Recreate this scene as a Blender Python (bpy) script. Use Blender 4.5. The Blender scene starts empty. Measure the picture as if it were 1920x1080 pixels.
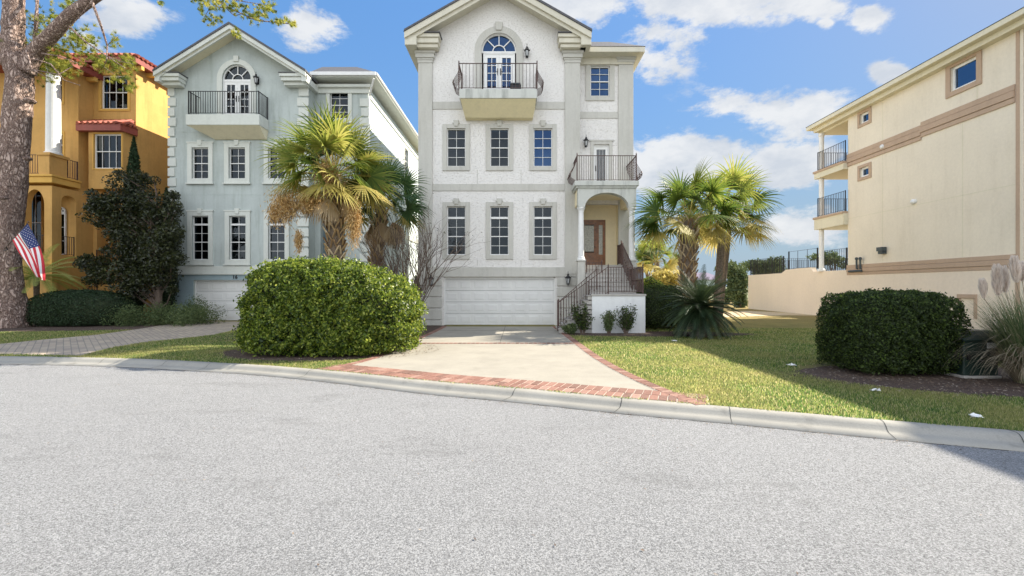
import bpy, math, random
import numpy as np
from mathutils import Vector, Matrix
random.seed(7); rng = np.random.default_rng(7)
S = bpy.context.scene; COL = S.collection
R = math.radians; PI = math.pi

# ------------------------------------------------------------ camera, world, sun, exposure
CX, CY, F, CZ = 972.0, 538.0, 853.0, 1.69        # vanishing point and focal length in photo pixels, eye height
cam_d = bpy.data.cameras.new("camera"); cam = bpy.data.objects.new("camera", cam_d); COL.objects.link(cam)
cam.location = (0, 0, CZ); cam.rotation_euler = (R(90), 0, 0)
cam_d.sensor_width = 36; cam_d.lens = F/1920*36
cam_d.shift_x = -(CX-960)/1920; cam_d.shift_y = -(540-CY)/1920
cam_d.clip_end = 5000; cam_d.clip_start = 0.05
S.camera = cam

SUN_EL, SUN_ROT = 38.8, 63.0                      # elevation; azimuth from +Y towards +X
sd = bpy.data.lights.new("sun", 'SUN'); so = bpy.data.objects.new("sun", sd); COL.objects.link(so)
sd.energy = 4.8; sd.angle = R(0.5); sd.color = (1.0, .915, .77)
so.rotation_euler = (R(90-SUN_EL), 0, R(180-SUN_ROT))
sv = Vector((math.sin(R(SUN_ROT))*math.cos(R(SUN_EL)), math.cos(R(SUN_ROT))*math.cos(R(SUN_EL)), math.sin(R(SUN_EL))))
so.rotation_euler = sv.to_track_quat('Z', 'Y').to_euler()
S.view_settings.view_transform = 'Standard'; S.view_settings.look = 'None'
S.view_settings.gamma = 1; S.view_settings.use_curve_mapping = False
S.view_settings.exposure = 1.2

W = bpy.data.worlds.new("World"); S.world = W; W.use_nodes = True
nt = W.node_tree; N = nt.nodes; L = nt.links; N.clear()
def wn(t, **k):
    n = N.new(t)
    for a, b in k.items(): setattr(n, a, b)
    return n
def wmath(op, a, b=None, c=None, clamp=False):
    n = N.new('ShaderNodeMath'); n.operation = op; n.use_clamp = clamp
    for i, v in enumerate((a, b, c)):
        if v is None: continue
        if isinstance(v, (int, float)): n.inputs[i].default_value = v
        else: L.new(v, n.inputs[i])
    return n.outputs[0]
sky = wn('ShaderNodeTexSky', sky_type='NISHITA'); sky.sun_disc = False
sky.sun_elevation = R(SUN_EL); sky.sun_rotation = R(SUN_ROT)
sky.air_density = 1.0; sky.dust_density = 0.4; sky.ozone_density = 1.6
sg = wn('ShaderNodeSeparateColor'); L.new(sky.outputs[0], sg.inputs[0])
sdv = wn('ShaderNodeVectorMath', operation='DIVIDE'); L.new(sky.outputs[0], sdv.inputs[0])      # tames the glare round the sun
cb3 = wn('ShaderNodeCombineXYZ'); kk = wmath('MULTIPLY_ADD', sg.outputs[1], .36, .36)
for i in range(3): L.new(kk, cb3.inputs[i])
L.new(cb3.outputs[0], sdv.inputs[1])
hs = wn('ShaderNodeHueSaturation'); hs.inputs['Saturation'].default_value = 1.22; hs.inputs['Value'].default_value = 1.15
L.new(sdv.outputs[0], hs.inputs['Color'])
tc = wn('ShaderNodeTexCoord'); sp = wn('ShaderNodeSeparateXYZ'); L.new(tc.outputs['Generated'], sp.inputs[0])
dx, dy, dz = sp.outputs
hzn = wn('ShaderNodeMix', data_type='RGBA'); L.new(wmath('MULTIPLY', wmath('MULTIPLY_ADD', dz, -3.2, .95, True), .92), hzn.inputs[0])    # pale blue air near the horizon
L.new(hs.outputs[0], hzn.inputs[6]); hzn.inputs[7].default_value = (1.75, 2.45, 3.3, 1)
yy = wmath('MAXIMUM', dy, .06); u = wmath('DIVIDE', dx, yy); v = wmath('DIVIDE', dz, yy)
front = wmath('MULTIPLY_ADD', dy, 8.0, -.4, True)
# cumulus banks: centre and half size as tangents of the direction angles
blobs = [(1090,12,160,42,1.05),(1300,5,180,42,1.05),(1500,-6,150,42,.95),(1235,75,100,62,.72),(1215,112,75,38,.9),(1450,212,130,46,.95),(1535,205,70,40,.8),
         (1380,180,70,30,.6),(1300,300,160,50,1.15),(1440,315,120,46,1.05),(1220,330,90,60,1.05),(1440,232,110,40,.8),(1520,425,120,48,.9),(1628,32,46,36,.85),
         (1668,138,34,22,.9),(1490,120,40,20,.4),(222,42,85,46,.9),(190,15,60,25,.5),(580,48,66,56,.8),(1425,92,34,20,.4),(1548,42,22,12,.6),(1130,140,60,20,.7),
         (2050,260,160,90,.9),(-140,230,140,90,.8),(2300,60,260,120,.8),(700,-160,300,90,.8)]
tot = None
for (bx, by, rx, ry, amp) in blobs:
    a = wmath('MULTIPLY', wmath('SUBTRACT', u, (bx-CX)/F), F/rx)
    b = wmath('MULTIPLY', wmath('SUBTRACT', v, (CY-by)/F), F/ry)
    q = wmath('ADD', wmath('MULTIPLY', a, a), wmath('MULTIPLY', b, b))
    g = wmath('MULTIPLY', wmath('EXPONENT', wmath('MULTIPLY', q, -.75)), amp)
    tot = g if tot is None else wmath('MAXIMUM', tot, g)
tot = wmath('MULTIPLY', tot, front)
mp = wn('ShaderNodeMapping'); mp.inputs['Scale'].default_value = (1, 1, 1.9); L.new(tc.outputs['Generated'], mp.inputs[0])
def wnoise(sc, det, ro, loc=(0,0,0)):
    m2 = wn('ShaderNodeMapping'); m2.inputs['Location'].default_value = loc; L.new(mp.outputs[0], m2.inputs[0])
    n = wn('ShaderNodeTexNoise'); n.inputs['Scale'].default_value = sc; n.inputs['Detail'].default_value = det; n.inputs['Roughness'].default_value = ro
    L.new(m2.outputs[0], n.inputs['Vector']); return n.outputs[0]
n1 = wnoise(6.5, 10, .66); n2 = wnoise(2.2, 7, .6, (3, 1, 2)); n3 = wnoise(9, 6, .6, (0.0, .0, .035))
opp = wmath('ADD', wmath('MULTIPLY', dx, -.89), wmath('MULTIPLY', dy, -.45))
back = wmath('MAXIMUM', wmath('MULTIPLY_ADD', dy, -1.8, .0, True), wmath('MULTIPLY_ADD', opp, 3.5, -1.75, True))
wide = wmath('MULTIPLY', wmath('MULTIPLY_ADD', n2, 2.8, -.5, True), back)      # added unseen cloud behind the camera and off-frame left, lights the shaded facades
dens = wmath('ADD', tot, wmath('MULTIPLY_ADD', n1, 2.6, -1.3))
mr = wn('ShaderNodeMapRange', interpolation_type='SMOOTHSTEP'); L.new(dens, mr.inputs['Value'])
mr.inputs['From Min'].default_value = .36; mr.inputs['From Max'].default_value = .74
cover = wmath('MULTIPLY', mr.outputs[0], wmath('MULTIPLY_ADD', tot, 3.0, -.12, True))
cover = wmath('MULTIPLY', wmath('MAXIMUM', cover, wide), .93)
cr = wn('ShaderNodeValToRGB'); L.new(n3, cr.inputs[0])
cr.color_ramp.elements[0].position = .36; cr.color_ramp.elements[0].color = (3.1, 3.3, 3.6, 1)
cr.color_ramp.elements[1].position = .60; cr.color_ramp.elements[1].color = (4.15, 4.2, 4.25, 1)
CLOUD_RAMP = cr
cm = wn('ShaderNodeVectorMath', operation='MULTIPLY'); L.new(cr.outputs[0], cm.inputs[0]); kb2 = wmath('MULTIPLY_ADD', back, 1.7, 1.0); cb4 = wn('ShaderNodeCombineXYZ')  # the added unseen cloud is also brightened, as fill for the facades
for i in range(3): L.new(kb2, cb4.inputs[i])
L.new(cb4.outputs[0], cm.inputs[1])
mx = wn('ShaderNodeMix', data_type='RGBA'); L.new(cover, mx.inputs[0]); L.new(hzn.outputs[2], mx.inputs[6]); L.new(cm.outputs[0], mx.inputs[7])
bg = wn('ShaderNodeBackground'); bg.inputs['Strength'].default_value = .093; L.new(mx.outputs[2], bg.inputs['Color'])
wo = wn('ShaderNodeOutputWorld'); L.new(bg.outputs[0], wo.inputs[0])

# ------------------------------------------------------------ placing helpers
def P(px, py, D): return Vector(((px-CX)*D/F, D, CZ+(CY-py)*D/F))
def G(px, py, z=0.0):
    D = F*(CZ-z)/(py-CY); return Vector(((px-CX)*D/F, D, z))
ORG = {}
def tag(o, label=None, cat=None, group=None, kind=None):
    if label: o['label'] = label
    if cat: o['category'] = cat
    if group: o['group'] = group
    if kind: o['kind'] = kind
    return o
def empty(name, loc, label=None, cat=None, group=None):
    o = bpy.data.objects.new(name, None); COL.objects.link(o); o.location = loc; o.empty_display_size = .2
    ORG[o.name] = Vector(loc); tag(o, label, cat, group); return o
def rebase(o, loc):
    ORG[o.name] = Vector(loc)
def kids(o): return [c for c in bpy.data.objects if c.parent == o]
def copy_tree(o, parent=None):
    c = o.copy(); COL.objects.link(c); c.parent = parent
    for ch in kids(o): copy_tree(ch, c)
    return c
def link(me, name, parent=None, smooth=False):
    o = bpy.data.objects.new(name, me); COL.objects.link(o)
    if parent is not None:
        o.parent = parent; ORG[o.name] = ORG[parent.name]
    else: ORG[o.name] = Vector((0, 0, 0))
    if smooth:
        me.polygons.foreach_set('use_smooth', [True]*len(me.polygons))
    return o
class MB:
    def __init__(s, M=None): s.v = []; s.f = []; s.mi = []; s.r = []; s.M = M or Matrix(); s.m = 0; s.rv = None; s.pr = []
    def add(s, vs, fs):
        b = len(s.v); M = s.M
        s.v += [M @ Vector(p) for p in vs]; rv = random.random() if s.rv is None else s.rv
        f0 = len(s.f)
        for f in fs: s.f.append([b+i for i in f]); s.mi.append(s.m); s.r.append(rv)
        s.pr.append((b, len(s.v), f0, len(s.f)))
        return s
    def box(s, x0, x1, y0, y1, z0, z1):
        if x0 > x1: x0, x1 = x1, x0
        if y0 > y1: y0, y1 = y1, y0
        if z0 > z1: z0, z1 = z1, z0
        return s.add([(x0,y0,z0),(x1,y0,z0),(x1,y1,z0),(x0,y1,z0),(x0,y0,z1),(x1,y0,z1),(x1,y1,z1),(x0,y1,z1)],
              [(0,3,2,1),(4,5,6,7),(0,1,5,4),(1,2,6,5),(2,3,7,6),(3,0,4,7)])
    def prism(s, poly, a0, a1, axis='y'):          # polygon in (x,z) swept along y, in (x,y) along z, or in (y,z) along x
        def m(p, t): return {'y': (p[0], t, p[1]), 'z': (p[0], p[1], t), 'x': (t, p[0], p[1])}[axis]
        n = len(poly); vs = [m(p, a0) for p in poly]+[m(p, a1) for p in poly]
        fs = [tuple(range(n)), tuple(range(2*n-1, n-1, -1))]+[((i+1) % n, i, n+i, n+(i+1) % n) for i in range(n)]
        return s.add(vs, fs)
    def tube(s, pts, rad, n=8, cap=True):
        pts = [Vector(p) for p in pts]
        if isinstance(rad, (int, float)): rad = [rad]*len(pts)
        vs = []; fs = []; up = None
        for i, p in enumerate(pts):
            d = (pts[min(i+1, len(pts)-1)]-pts[max(i-1, 0)])
            if d.length < 1e-9: d = Vector((0, 0, 1))
            d.normalize()
            if up is None:
                up = Vector((0, 0, 1)) if abs(d.z) < .9 else Vector((1, 0, 0))
            a = d.cross(up)
            if a.length < 1e-4: a = d.cross(Vector((0, 1, 0)))
            a.normalize(); b = d.cross(a); b.normalize(); up = -b if False else up
            for k in range(n):
                t = 2*PI*k/n; vs.append(p+(a*math.cos(t)+b*math.sin(t))*rad[i])
        for i in range(len(pts)-1):
            for k in range(n):
                k2 = (k+1) % n; fs.append((i*n+k, i*n+k2, (i+1)*n+k2, (i+1)*n+k))
        if cap: fs.append(tuple(range(n-1, -1, -1))); fs.append(tuple((len(pts)-1)*n+k for k in range(n)))
        return s.add(vs, fs)
    def bar(s, a, b, w, h=None):
        a = Vector(a); b = Vector(b); h = h or w; d = (b-a).normalized()
        up = Vector((0, 0, 1)) if abs(d.z) < .95 else Vector((0, 1, 0))
        x = d.cross(up).normalized()*(w/2); z = x.cross(d).normalized()*(h/2)
        vs = [a-x-z, a+x-z, a+x+z, a-x+z, b-x-z, b+x-z, b+x+z, b-x+z]
        return s.add(vs, [(0,1,2,3),(7,6,5,4),(0,4,5,1),(1,5,6,2),(2,6,7,3),(3,7,4,0)])
    def lathe(s, c, prof, n=16):                   # prof: (radius, z) from below to above
        vs = []; fs = []
        for (r, z) in prof:
            for k in range(n): t = 2*PI*k/n; vs.append((c[0]+r*math.cos(t), c[1]+r*math.sin(t), c[2]+z))
        for i in range(len(prof)-1):
            for k in range(n): k2 = (k+1) % n; fs.append((i*n+k, i*n+k2, (i+1)*n+k2, (i+1)*n+k))
        fs.append(tuple(range(n-1, -1, -1))); fs.append(tuple((len(prof)-1)*n+k for k in range(n)))
        return s.add(vs, fs)
    def wall(s, x0, x1, z0, z1, y0, y1, holes=()):  # solid wall, y0 the outer face, rectangular holes (hx0,hx1,hz0,hz1)
        xs = sorted({x0, x1, *[min(max(h[i], x0), x1) for h in holes for i in (0, 1)]})
        zs = sorted({z0, z1, *[min(max(h[i], z0), z1) for h in holes for i in (2, 3)]})
        def solid(i, j):
            if i < 0 or j < 0 or i >= len(xs)-1 or j >= len(zs)-1: return False
            cx = (xs[i]+xs[i+1])/2; cz = (zs[j]+zs[j+1])/2
            return not any(h[0] < cx < h[1] and h[2] < cz < h[3] for h in holes)
        for i in range(len(xs)-1):
            for j in range(len(zs)-1):
                if not solid(i, j): continue
                a, b, c, d = xs[i], xs[i+1], zs[j], zs[j+1]
                s.rv = .5
                s.add([(a,y0,c),(b,y0,c),(b,y0,d),(a,y0,d)], [(0,1,2,3)])
                s.add([(a,y1,c),(b,y1,c),(b,y1,d),(a,y1,d)], [(3,2,1,0)])
                if not solid(i-1, j): s.add([(a,y0,c),(a,y0,d),(a,y1,d),(a,y1,c)], [(0,1,2,3)])
                if not solid(i+1, j): s.add([(b,y0,c),(b,y1,c),(b,y1,d),(b,y0,d)], [(0,1,2,3)])
                if not solid(i, j-1): s.add([(a,y0,c),(a,y1,c),(b,y1,c),(b,y0,c)], [(0,1,2,3)])
                if not solid(i, j+1): s.add([(a,y0,d),(b,y0,d),(b,y1,d),(a,y1,d)], [(0,1,2,3)])
        return s
    def spandrel(s, cx, rx, zs, rz, ztop, y0, y1, n=20):   # fills the rectangle above an elliptic arch
        for k in range(n):
            t0 = PI-PI*k/n; t1 = PI-PI*(k+1)/n
            a = (cx+rx*math.cos(t0), zs+rz*math.sin(t0)); b = (cx+rx*math.cos(t1), zs+rz*math.sin(t1))
            s.prism([a, b, (b[0], ztop), (a[0], ztop)], y0, y1)
        return s
    def ring(s, cx, zs, r0, r1, y0, y1, n=28, a0=0, a1=PI, e=1.0):  # arch band
        for k in range(n):
            t0 = a0+(a1-a0)*k/n; t1 = a0+(a1-a0)*(k+1)/n
            q = lambda r, t: (cx+r*math.cos(t), zs+r*e*math.sin(t))
            s.prism([q(r0, t0), q(r0, t1), q(r1, t1), q(r1, t0)], y0, y1)
        return s
    def split(s, name, mats, parent=None, smooth=False, bevel=0, gap=.03):
        # one object for every group of primitives that touch
        bb = [(np.min(q, 0)-gap, np.max(q, 0)+gap) for q in (np.array([tuple(p) for p in s.v[a:b]]) for a, b, *_ in s.pr)]; gp = list(range(len(bb)))
        def fnd(i):
            while gp[i] != i: i = gp[i]
            return i
        for i in range(len(bb)):
            for j in range(i):
                if np.all(bb[i][0] < bb[j][1]) and np.all(bb[j][0] < bb[i][1]): gp[fnd(i)] = fnd(j)
        out = []
        for g in sorted({fnd(i) for i in range(len(bb))}):
            m_ = MB()
            for i, (a, b, c, d) in enumerate(s.pr):
                if fnd(i) != g: continue
                k = len(m_.v)-a; m_.v += s.v[a:b]; m_.f += [[q+k for q in f] for f in s.f[c:d]]; m_.mi += s.mi[c:d]; m_.r += s.r[c:d]
            out.append(m_.build(name, mats, parent, smooth, bevel))
        return out
    def build(s, name, mats, parent=None, smooth=False, bevel=0):
        if not isinstance(mats, (list, tuple)): mats = [mats]
        o_ = ORG[parent.name] if parent is not None else Vector((0, 0, 0))
        me = bpy.data.meshes.new(name); me.from_pydata([tuple(p-o_) for p in s.v], [], s.f)
        for m in mats: me.materials.append(m)
        me.polygons.foreach_set('material_index', s.mi)
        at = me.attributes.new('rnd', 'FLOAT', 'FACE'); at.data.foreach_set('value', s.r)
        me.update(); o = link(me, name, parent, smooth)
        if bevel:
            b = o.modifiers.new('bevel', 'BEVEL'); b.width = bevel; b.segments = 2; b.limit_method = 'ANGLE'
        return o
def fast(name, V, k, mat, rnd, parent=None):       # V: (n*k,3) array, n faces of k corners
    o_ = np.array(ORG[parent.name]) if parent is not None else np.zeros(3)
    V = np.asarray(V, dtype=np.float32)-o_.astype(np.float32); n = len(V)//k
    me = bpy.data.meshes.new(name); me.vertices.add(n*k); me.vertices.foreach_set('co', V.ravel())
    me.loops.add(n*k); me.loops.foreach_set('vertex_index', np.arange(n*k, dtype=np.int32))
    me.polygons.add(n); me.polygons.foreach_set('loop_start', np.arange(0, n*k, k, dtype=np.int32))
    me.polygons.foreach_set('loop_total', np.full(n, k, dtype=np.int32))
    me.update(calc_edges=True); me.materials.append(mat)
    at = me.attributes.new('rnd', 'FLOAT', 'FACE'); at.data.foreach_set('value', np.asarray(rnd, dtype=np.float32))
    return link(me, name, parent)

# ------------------------------------------------------------ materials
def srgb(r, g, b):
    f = lambda c: (c/255/12.92) if c/255 <= .04045 else ((c/255+.055)/1.055)**2.4
    return (f(r), f(g), f(b), 1)
def mk(name):
    m = bpy.data.materials.new(name); m.use_nodes = True; n = m.node_tree.nodes; b = n['Principled BSDF']; return m, n, m.node_tree.links, b
def noise(n, l, sc, det=4, ro=.55, vec=None, mapscale=None):
    tcx = n.new('ShaderNodeTexCoord'); src = tcx.outputs['Object']
    if mapscale:
        mp_ = n.new('ShaderNodeMapping'); mp_.inputs['Scale'].default_value = mapscale; l.new(src, mp_.inputs[0]); src = mp_.outputs[0]
    t = n.new('ShaderNodeTexNoise'); t.inputs['Scale'].default_value = sc; t.inputs['Detail'].default_value = det; t.inputs['Roughness'].default_value = ro
    l.new(src, t.inputs['Vector']); return t.outputs[0]
def ramp(n, l, src, stops):
    r = n.new('ShaderNodeValToRGB'); l.new(src, r.inputs[0]); e = r.color_ramp.elements
    while len(e) < len(stops): e.new(.5)
    for i, (p, c) in enumerate(stops): e[i].position = p; e[i].color = c if len(c) == 4 else (*c, 1)
    return r.outputs[0]
def mixc(n, l, fac, a, b, mode='MIX'):
    m = n.new('ShaderNodeMix'); m.data_type = 'RGBA'; m.blend_type = mode
    for i, v_ in ((0, fac), (6, a), (7, b)):
        if isinstance(v_, (int, float)): m.inputs[i].default_value = v_
        elif isinstance(v_, tuple): m.inputs[i].default_value = v_
        else: l.new(v_, m.inputs[i])
    return m.outputs[2]
def bump(n, l, b, h, strength=.3, dist=.02, prev=None):
    bp = n.new('ShaderNodeBump'); bp.inputs['Strength'].default_value = strength; bp.inputs['Distance'].default_value = dist
    l.new(h, bp.inputs['Height'])
    if prev: l.new(prev, bp.inputs['Normal'])
    l.new(bp.outputs[0], b.inputs['Normal']); return bp.outputs[0]
def c3(c, k=1.0): return (c[0]*k, c[1]*k, c[2]*k, 1)
def simple(name, col, rough=.6, metal=0, var=.12, sc=6, bsc=0, bst=.3, bd=.01, spec=.5):
    m, n, l, b = mk(name); b.inputs['Roughness'].default_value = rough; b.inputs['Metallic'].default_value = metal
    b.inputs['Specular IOR Level'].default_value = spec
    f = noise(n, l, sc, 5); l.new(ramp(n, l, f, [(.3, c3(col, 1-var)), (.7, c3(col, 1+var))]), b.inputs['Base Color'])
    if bsc: bump(n, l, b, noise(n, l, bsc, 4), bst, bd)
    return m
def stucco(name, col, grime=(.25, .24, .2, 1), gam=.35, bsc=30, bst=.5, patch=.08, pit=0.0, pitcol=(.3, .25, .18, 1)):
    m, n, l, b = mk(name); b.inputs['Roughness'].default_value = .9; b.inputs['Specular IOR Level'].default_value = .2
    big = noise(n, l, .55, 6, .6); c = ramp(n, l, big, [(.3, c3(col, 1-patch)), (.7, c3(col, 1+patch))])
    st = noise(n, l, 1.0, 6, .65, mapscale=(3.2, 3.2, .35)); sf = ramp(n, l, st, [(.50, (0, 0, 0)), (.78, (gam, gam, gam))])
    c = mixc(n, l, sf, c, grime)
    fi = noise(n, l, 9, 6, .7); c = mixc(n, l, .28, c, ramp(n, l, fi, [(.3, c3(col, .8)), (.7, c3(col, 1.12))]))
    h = noise(n, l, bsc, 5, .65)
    if pit:
        vo = n.new('ShaderNodeTexNoise'); vo.inputs['Scale'].default_value = 13; vo.inputs['Detail'].default_value = 3; vo.inputs['Roughness'].default_value = .6
        tcx = n.new('ShaderNodeTexCoord'); mp_ = n.new('ShaderNodeMapping'); mp_.inputs['Scale'].default_value = (1, 1, 1.7); l.new(tcx.outputs['Object'], mp_.inputs[0]); l.new(mp_.outputs[0], vo.inputs['Vector'])
        pf = ramp(n, l, vo.outputs[0], [(.33, (pit, pit, pit)), (.42, (0, 0, 0))]); c = mixc(n, l, pf, c, pitcol)
        ph = ramp(n, l, vo.outputs[0], [(.32, (0, 0, 0)), (.46, (1, 1, 1))]); nb = bump(n, l, b, ph, .7, .02)
        bump(n, l, b, h, bst, .008, nb)
    else: bump(n, l, b, h, bst, .008)
    l.new(c, b.inputs['Base Color']); return m
def leafm(name, cols, rough=.45, trans=.3, spec=.4, patch=None):
    m, n, l, b = mk(name); at = n.new('ShaderNodeAttribute'); at.attribute_name = 'rnd'
    k = len(cols); c = ramp(n, l, at.outputs['Fac'], [(i/(k-1) if k > 1 else 0, cc) for i, cc in enumerate(cols)])
    if patch: c = mixc(n, l, ramp(n, l, noise(n, l, patch[0], 3), [(.42, (0, 0, 0)), (.62, (patch[2],)*3)]), c, patch[1])
    l.new(c, b.inputs['Base Color']); b.inputs['Roughness'].default_value = rough; b.inputs['Specular IOR Level'].default_value = spec
    tr = n.new('ShaderNodeBsdfTranslucent'); hv = n.new('ShaderNodeHueSaturation'); hv.inputs['Value'].default_value = 1.5; hv.inputs['Hue'].default_value = .485
    l.new(c, hv.inputs['Color']); l.new(hv.outputs[0], tr.inputs['Color'])
    ms = n.new('ShaderNodeMixShader'); ms.inputs[0].default_value = trans; l.new(b.outputs[0], ms.inputs[1]); l.new(tr.outputs[0], ms.inputs[2])
    l.new(ms.outputs[0], n['Material Output'].inputs['Surface']); return m
def glassm(name, tint, refl=.35, rough=.03, gc=(.85, .93, 1, 1)):
    m, n, l, b = mk(name); n.remove(b)
    t = n.new('ShaderNodeBsdfTransparent'); t.inputs[0].default_value = tint
    g = n.new('ShaderNodeBsdfGlossy'); g.inputs['Roughness'].default_value = rough; g.inputs['Color'].default_value = gc
    bp = n.new('ShaderNodeBump'); bp.inputs['Strength'].default_value = .06; bp.inputs['Distance'].default_value = .05; l.new(noise(n, l, 1.3, 2), bp.inputs['Height']); l.new(bp.outputs[0], g.inputs['Normal'])
    ms = n.new('ShaderNodeMixShader'); ms.inputs[0].default_value = refl; l.new(t.outputs[0], ms.inputs[1]); l.new(g.outputs[0], ms.inputs[2])
    l.new(ms.outputs[0], n['Material Output'].inputs['Surface']); return m
M = {}
M['wstucco'] = stucco('white_stucco', (.76, .74, .71, 1), gam=.12, bst=.55, patch=.04, pit=.3, pitcol=(.45, .40, .32, 1))
M['smooth'] = stucco('smooth_white_stucco', (.72, .73, .73, 1), gam=.25, bst=.2, patch=.05)
M['wtrim'] = stucco('pale_grey_trim', (.53, .52, .475, 1), gam=.5, bst=.25, patch=.08)
M['wcream'] = stucco('cream_trim', (.74, .68, .50, 1), grime=(.3, .28, .2, 1), gam=.3, bst=.15, patch=.08)
M['eave'] = stucco('grey_cream_eave', (.62, .59, .49, 1), grime=(.3, .28, .2, 1), gam=.35, bst=.15, patch=.08)
M['porchcream'] = stucco('lit_porch_cream', (.86, .76, .53, 1), gam=.1, bst=.15)  # cream made lighter and warmer to carry the light inside the porch
M['yellowed'] = stucco('yellowed_soffit', (.80, .71, .46, 1), gam=.2, bst=.15)
M['algae'] = stucco('algae_stained_slab', (.55, .56, .52, 1), grime=(.07, .08, .07, 1), gam=1.0, bst=.25)
M['pwhite'] = simple('white_paint', (.76, .76, .74, 1), .5, var=.05)
M['gdoor'] = simple('white_garage_door', (.70, .70, .68, 1), .55, var=.06, sc=1.2)
M['bstucco'] = stucco('pale_blue_stucco', (.45, .495, .475, 1), grime=(.25, .29, .25, 1), gam=.95, bst=.4, patch=.2)
M['bside'] = stucco('pale_side_stucco', (.58, .65, .66, 1), gam=.1, bst=.2, patch=.04)
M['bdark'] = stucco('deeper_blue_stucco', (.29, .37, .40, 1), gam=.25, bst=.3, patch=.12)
M['btrim'] = stucco('off_white_trim', (.62, .64, .59, 1), grime=(.30, .32, .28, 1), gam=.3, bst=.2, patch=.06)
M['ystucco'] = stucco('ochre_stucco', (.60, .355, .12, 1), grime=(.33, .20, .07, 1), gam=.65, bst=.35, patch=.2)
M['ytrim'] = stucco('ochre_trim', (.68, .41, .11, 1), grime=(.35, .2, .04, 1), gam=.2, bst=.2)
M['redtile'] = simple('red_clay_tile', (.30, .07, .04, 1), .65, var=.35, sc=5, bsc=20)
M['redtrim'] = simple('brick_red_fascia', (.26, .06, .045, 1), .6, var=.12)
M['tan'] = stucco('tan_stucco', (.75, .675, .545, 1), grime=(.50, .42, .30, 1), gam=.3, bst=.35, patch=.07)
M['tanlow'] = stucco('pinkish_tan_stucco', (.78, .67, .54, 1), grime=(.45, .38, .3, 1), gam=.14, bst=.3, patch=.05)
M['brown'] = stucco('brown_band', (.47, .345, .25, 1), grime=(.2, .15, .11, 1), gam=.25, bst=.2)
M['tancream'] = stucco('pale_cream_eave', (.68, .63, .48, 1), gam=.12, bst=.1)
M['shingle'] = simple('grey_shingle', (.10, .10, .11, 1), .9, var=.35, sc=22, bsc=30, bst=.6)
M['iron'] = simple('black_iron', (.018, .018, .020, 1), .45, .3)
M['bronze'] = simple('rusty_brown_iron', (.085, .050, .042, 1), .55, .2, var=.4, sc=9)
M['glass'] = glassm('window_glass', (.27, .33, .36, 1), .035)
M['gblue'] = glassm('sky_tinted_glass', (.08, .15, .28, 1), .25, gc=(.12, .22, .42, 1))  # blue sky reflection is put into the gloss and tint colours
M['dark'] = simple('dark_room', (.014, .017, .022, 1), .9)
M['blind'] = simple('grey_shutter_slats', (.055, .07, .075, 1), .6, var=.15, sc=3)
M['gpale'] = glassm('pale_reflecting_glass', (.2, .3, .4, 1), .35, gc=(.35, .48, .65, 1))
M['curtain'] = simple('white_curtain', (.6, .6, .57, 1), .8, var=.12, sc=4)
M['wood'] = simple('stained_wood', (.24, .10, .035, 1), .35, var=.35, sc=8)
M['amber'] = simple('etched_glass', (.42, .42, .36, 1), .25, var=.3, sc=14)
M['lampglass'] = simple('lantern_glass', (.5, .52, .52, 1), .15, var=.1)
M['concrete'] = stucco('step_concrete', (.42, .40, .37, 1), grime=(.15, .14, .12, 1), gam=.5, bst=.4)
M['hw'] = simple('white_bleached', (.78, .78, .76, 1), .8)

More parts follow.
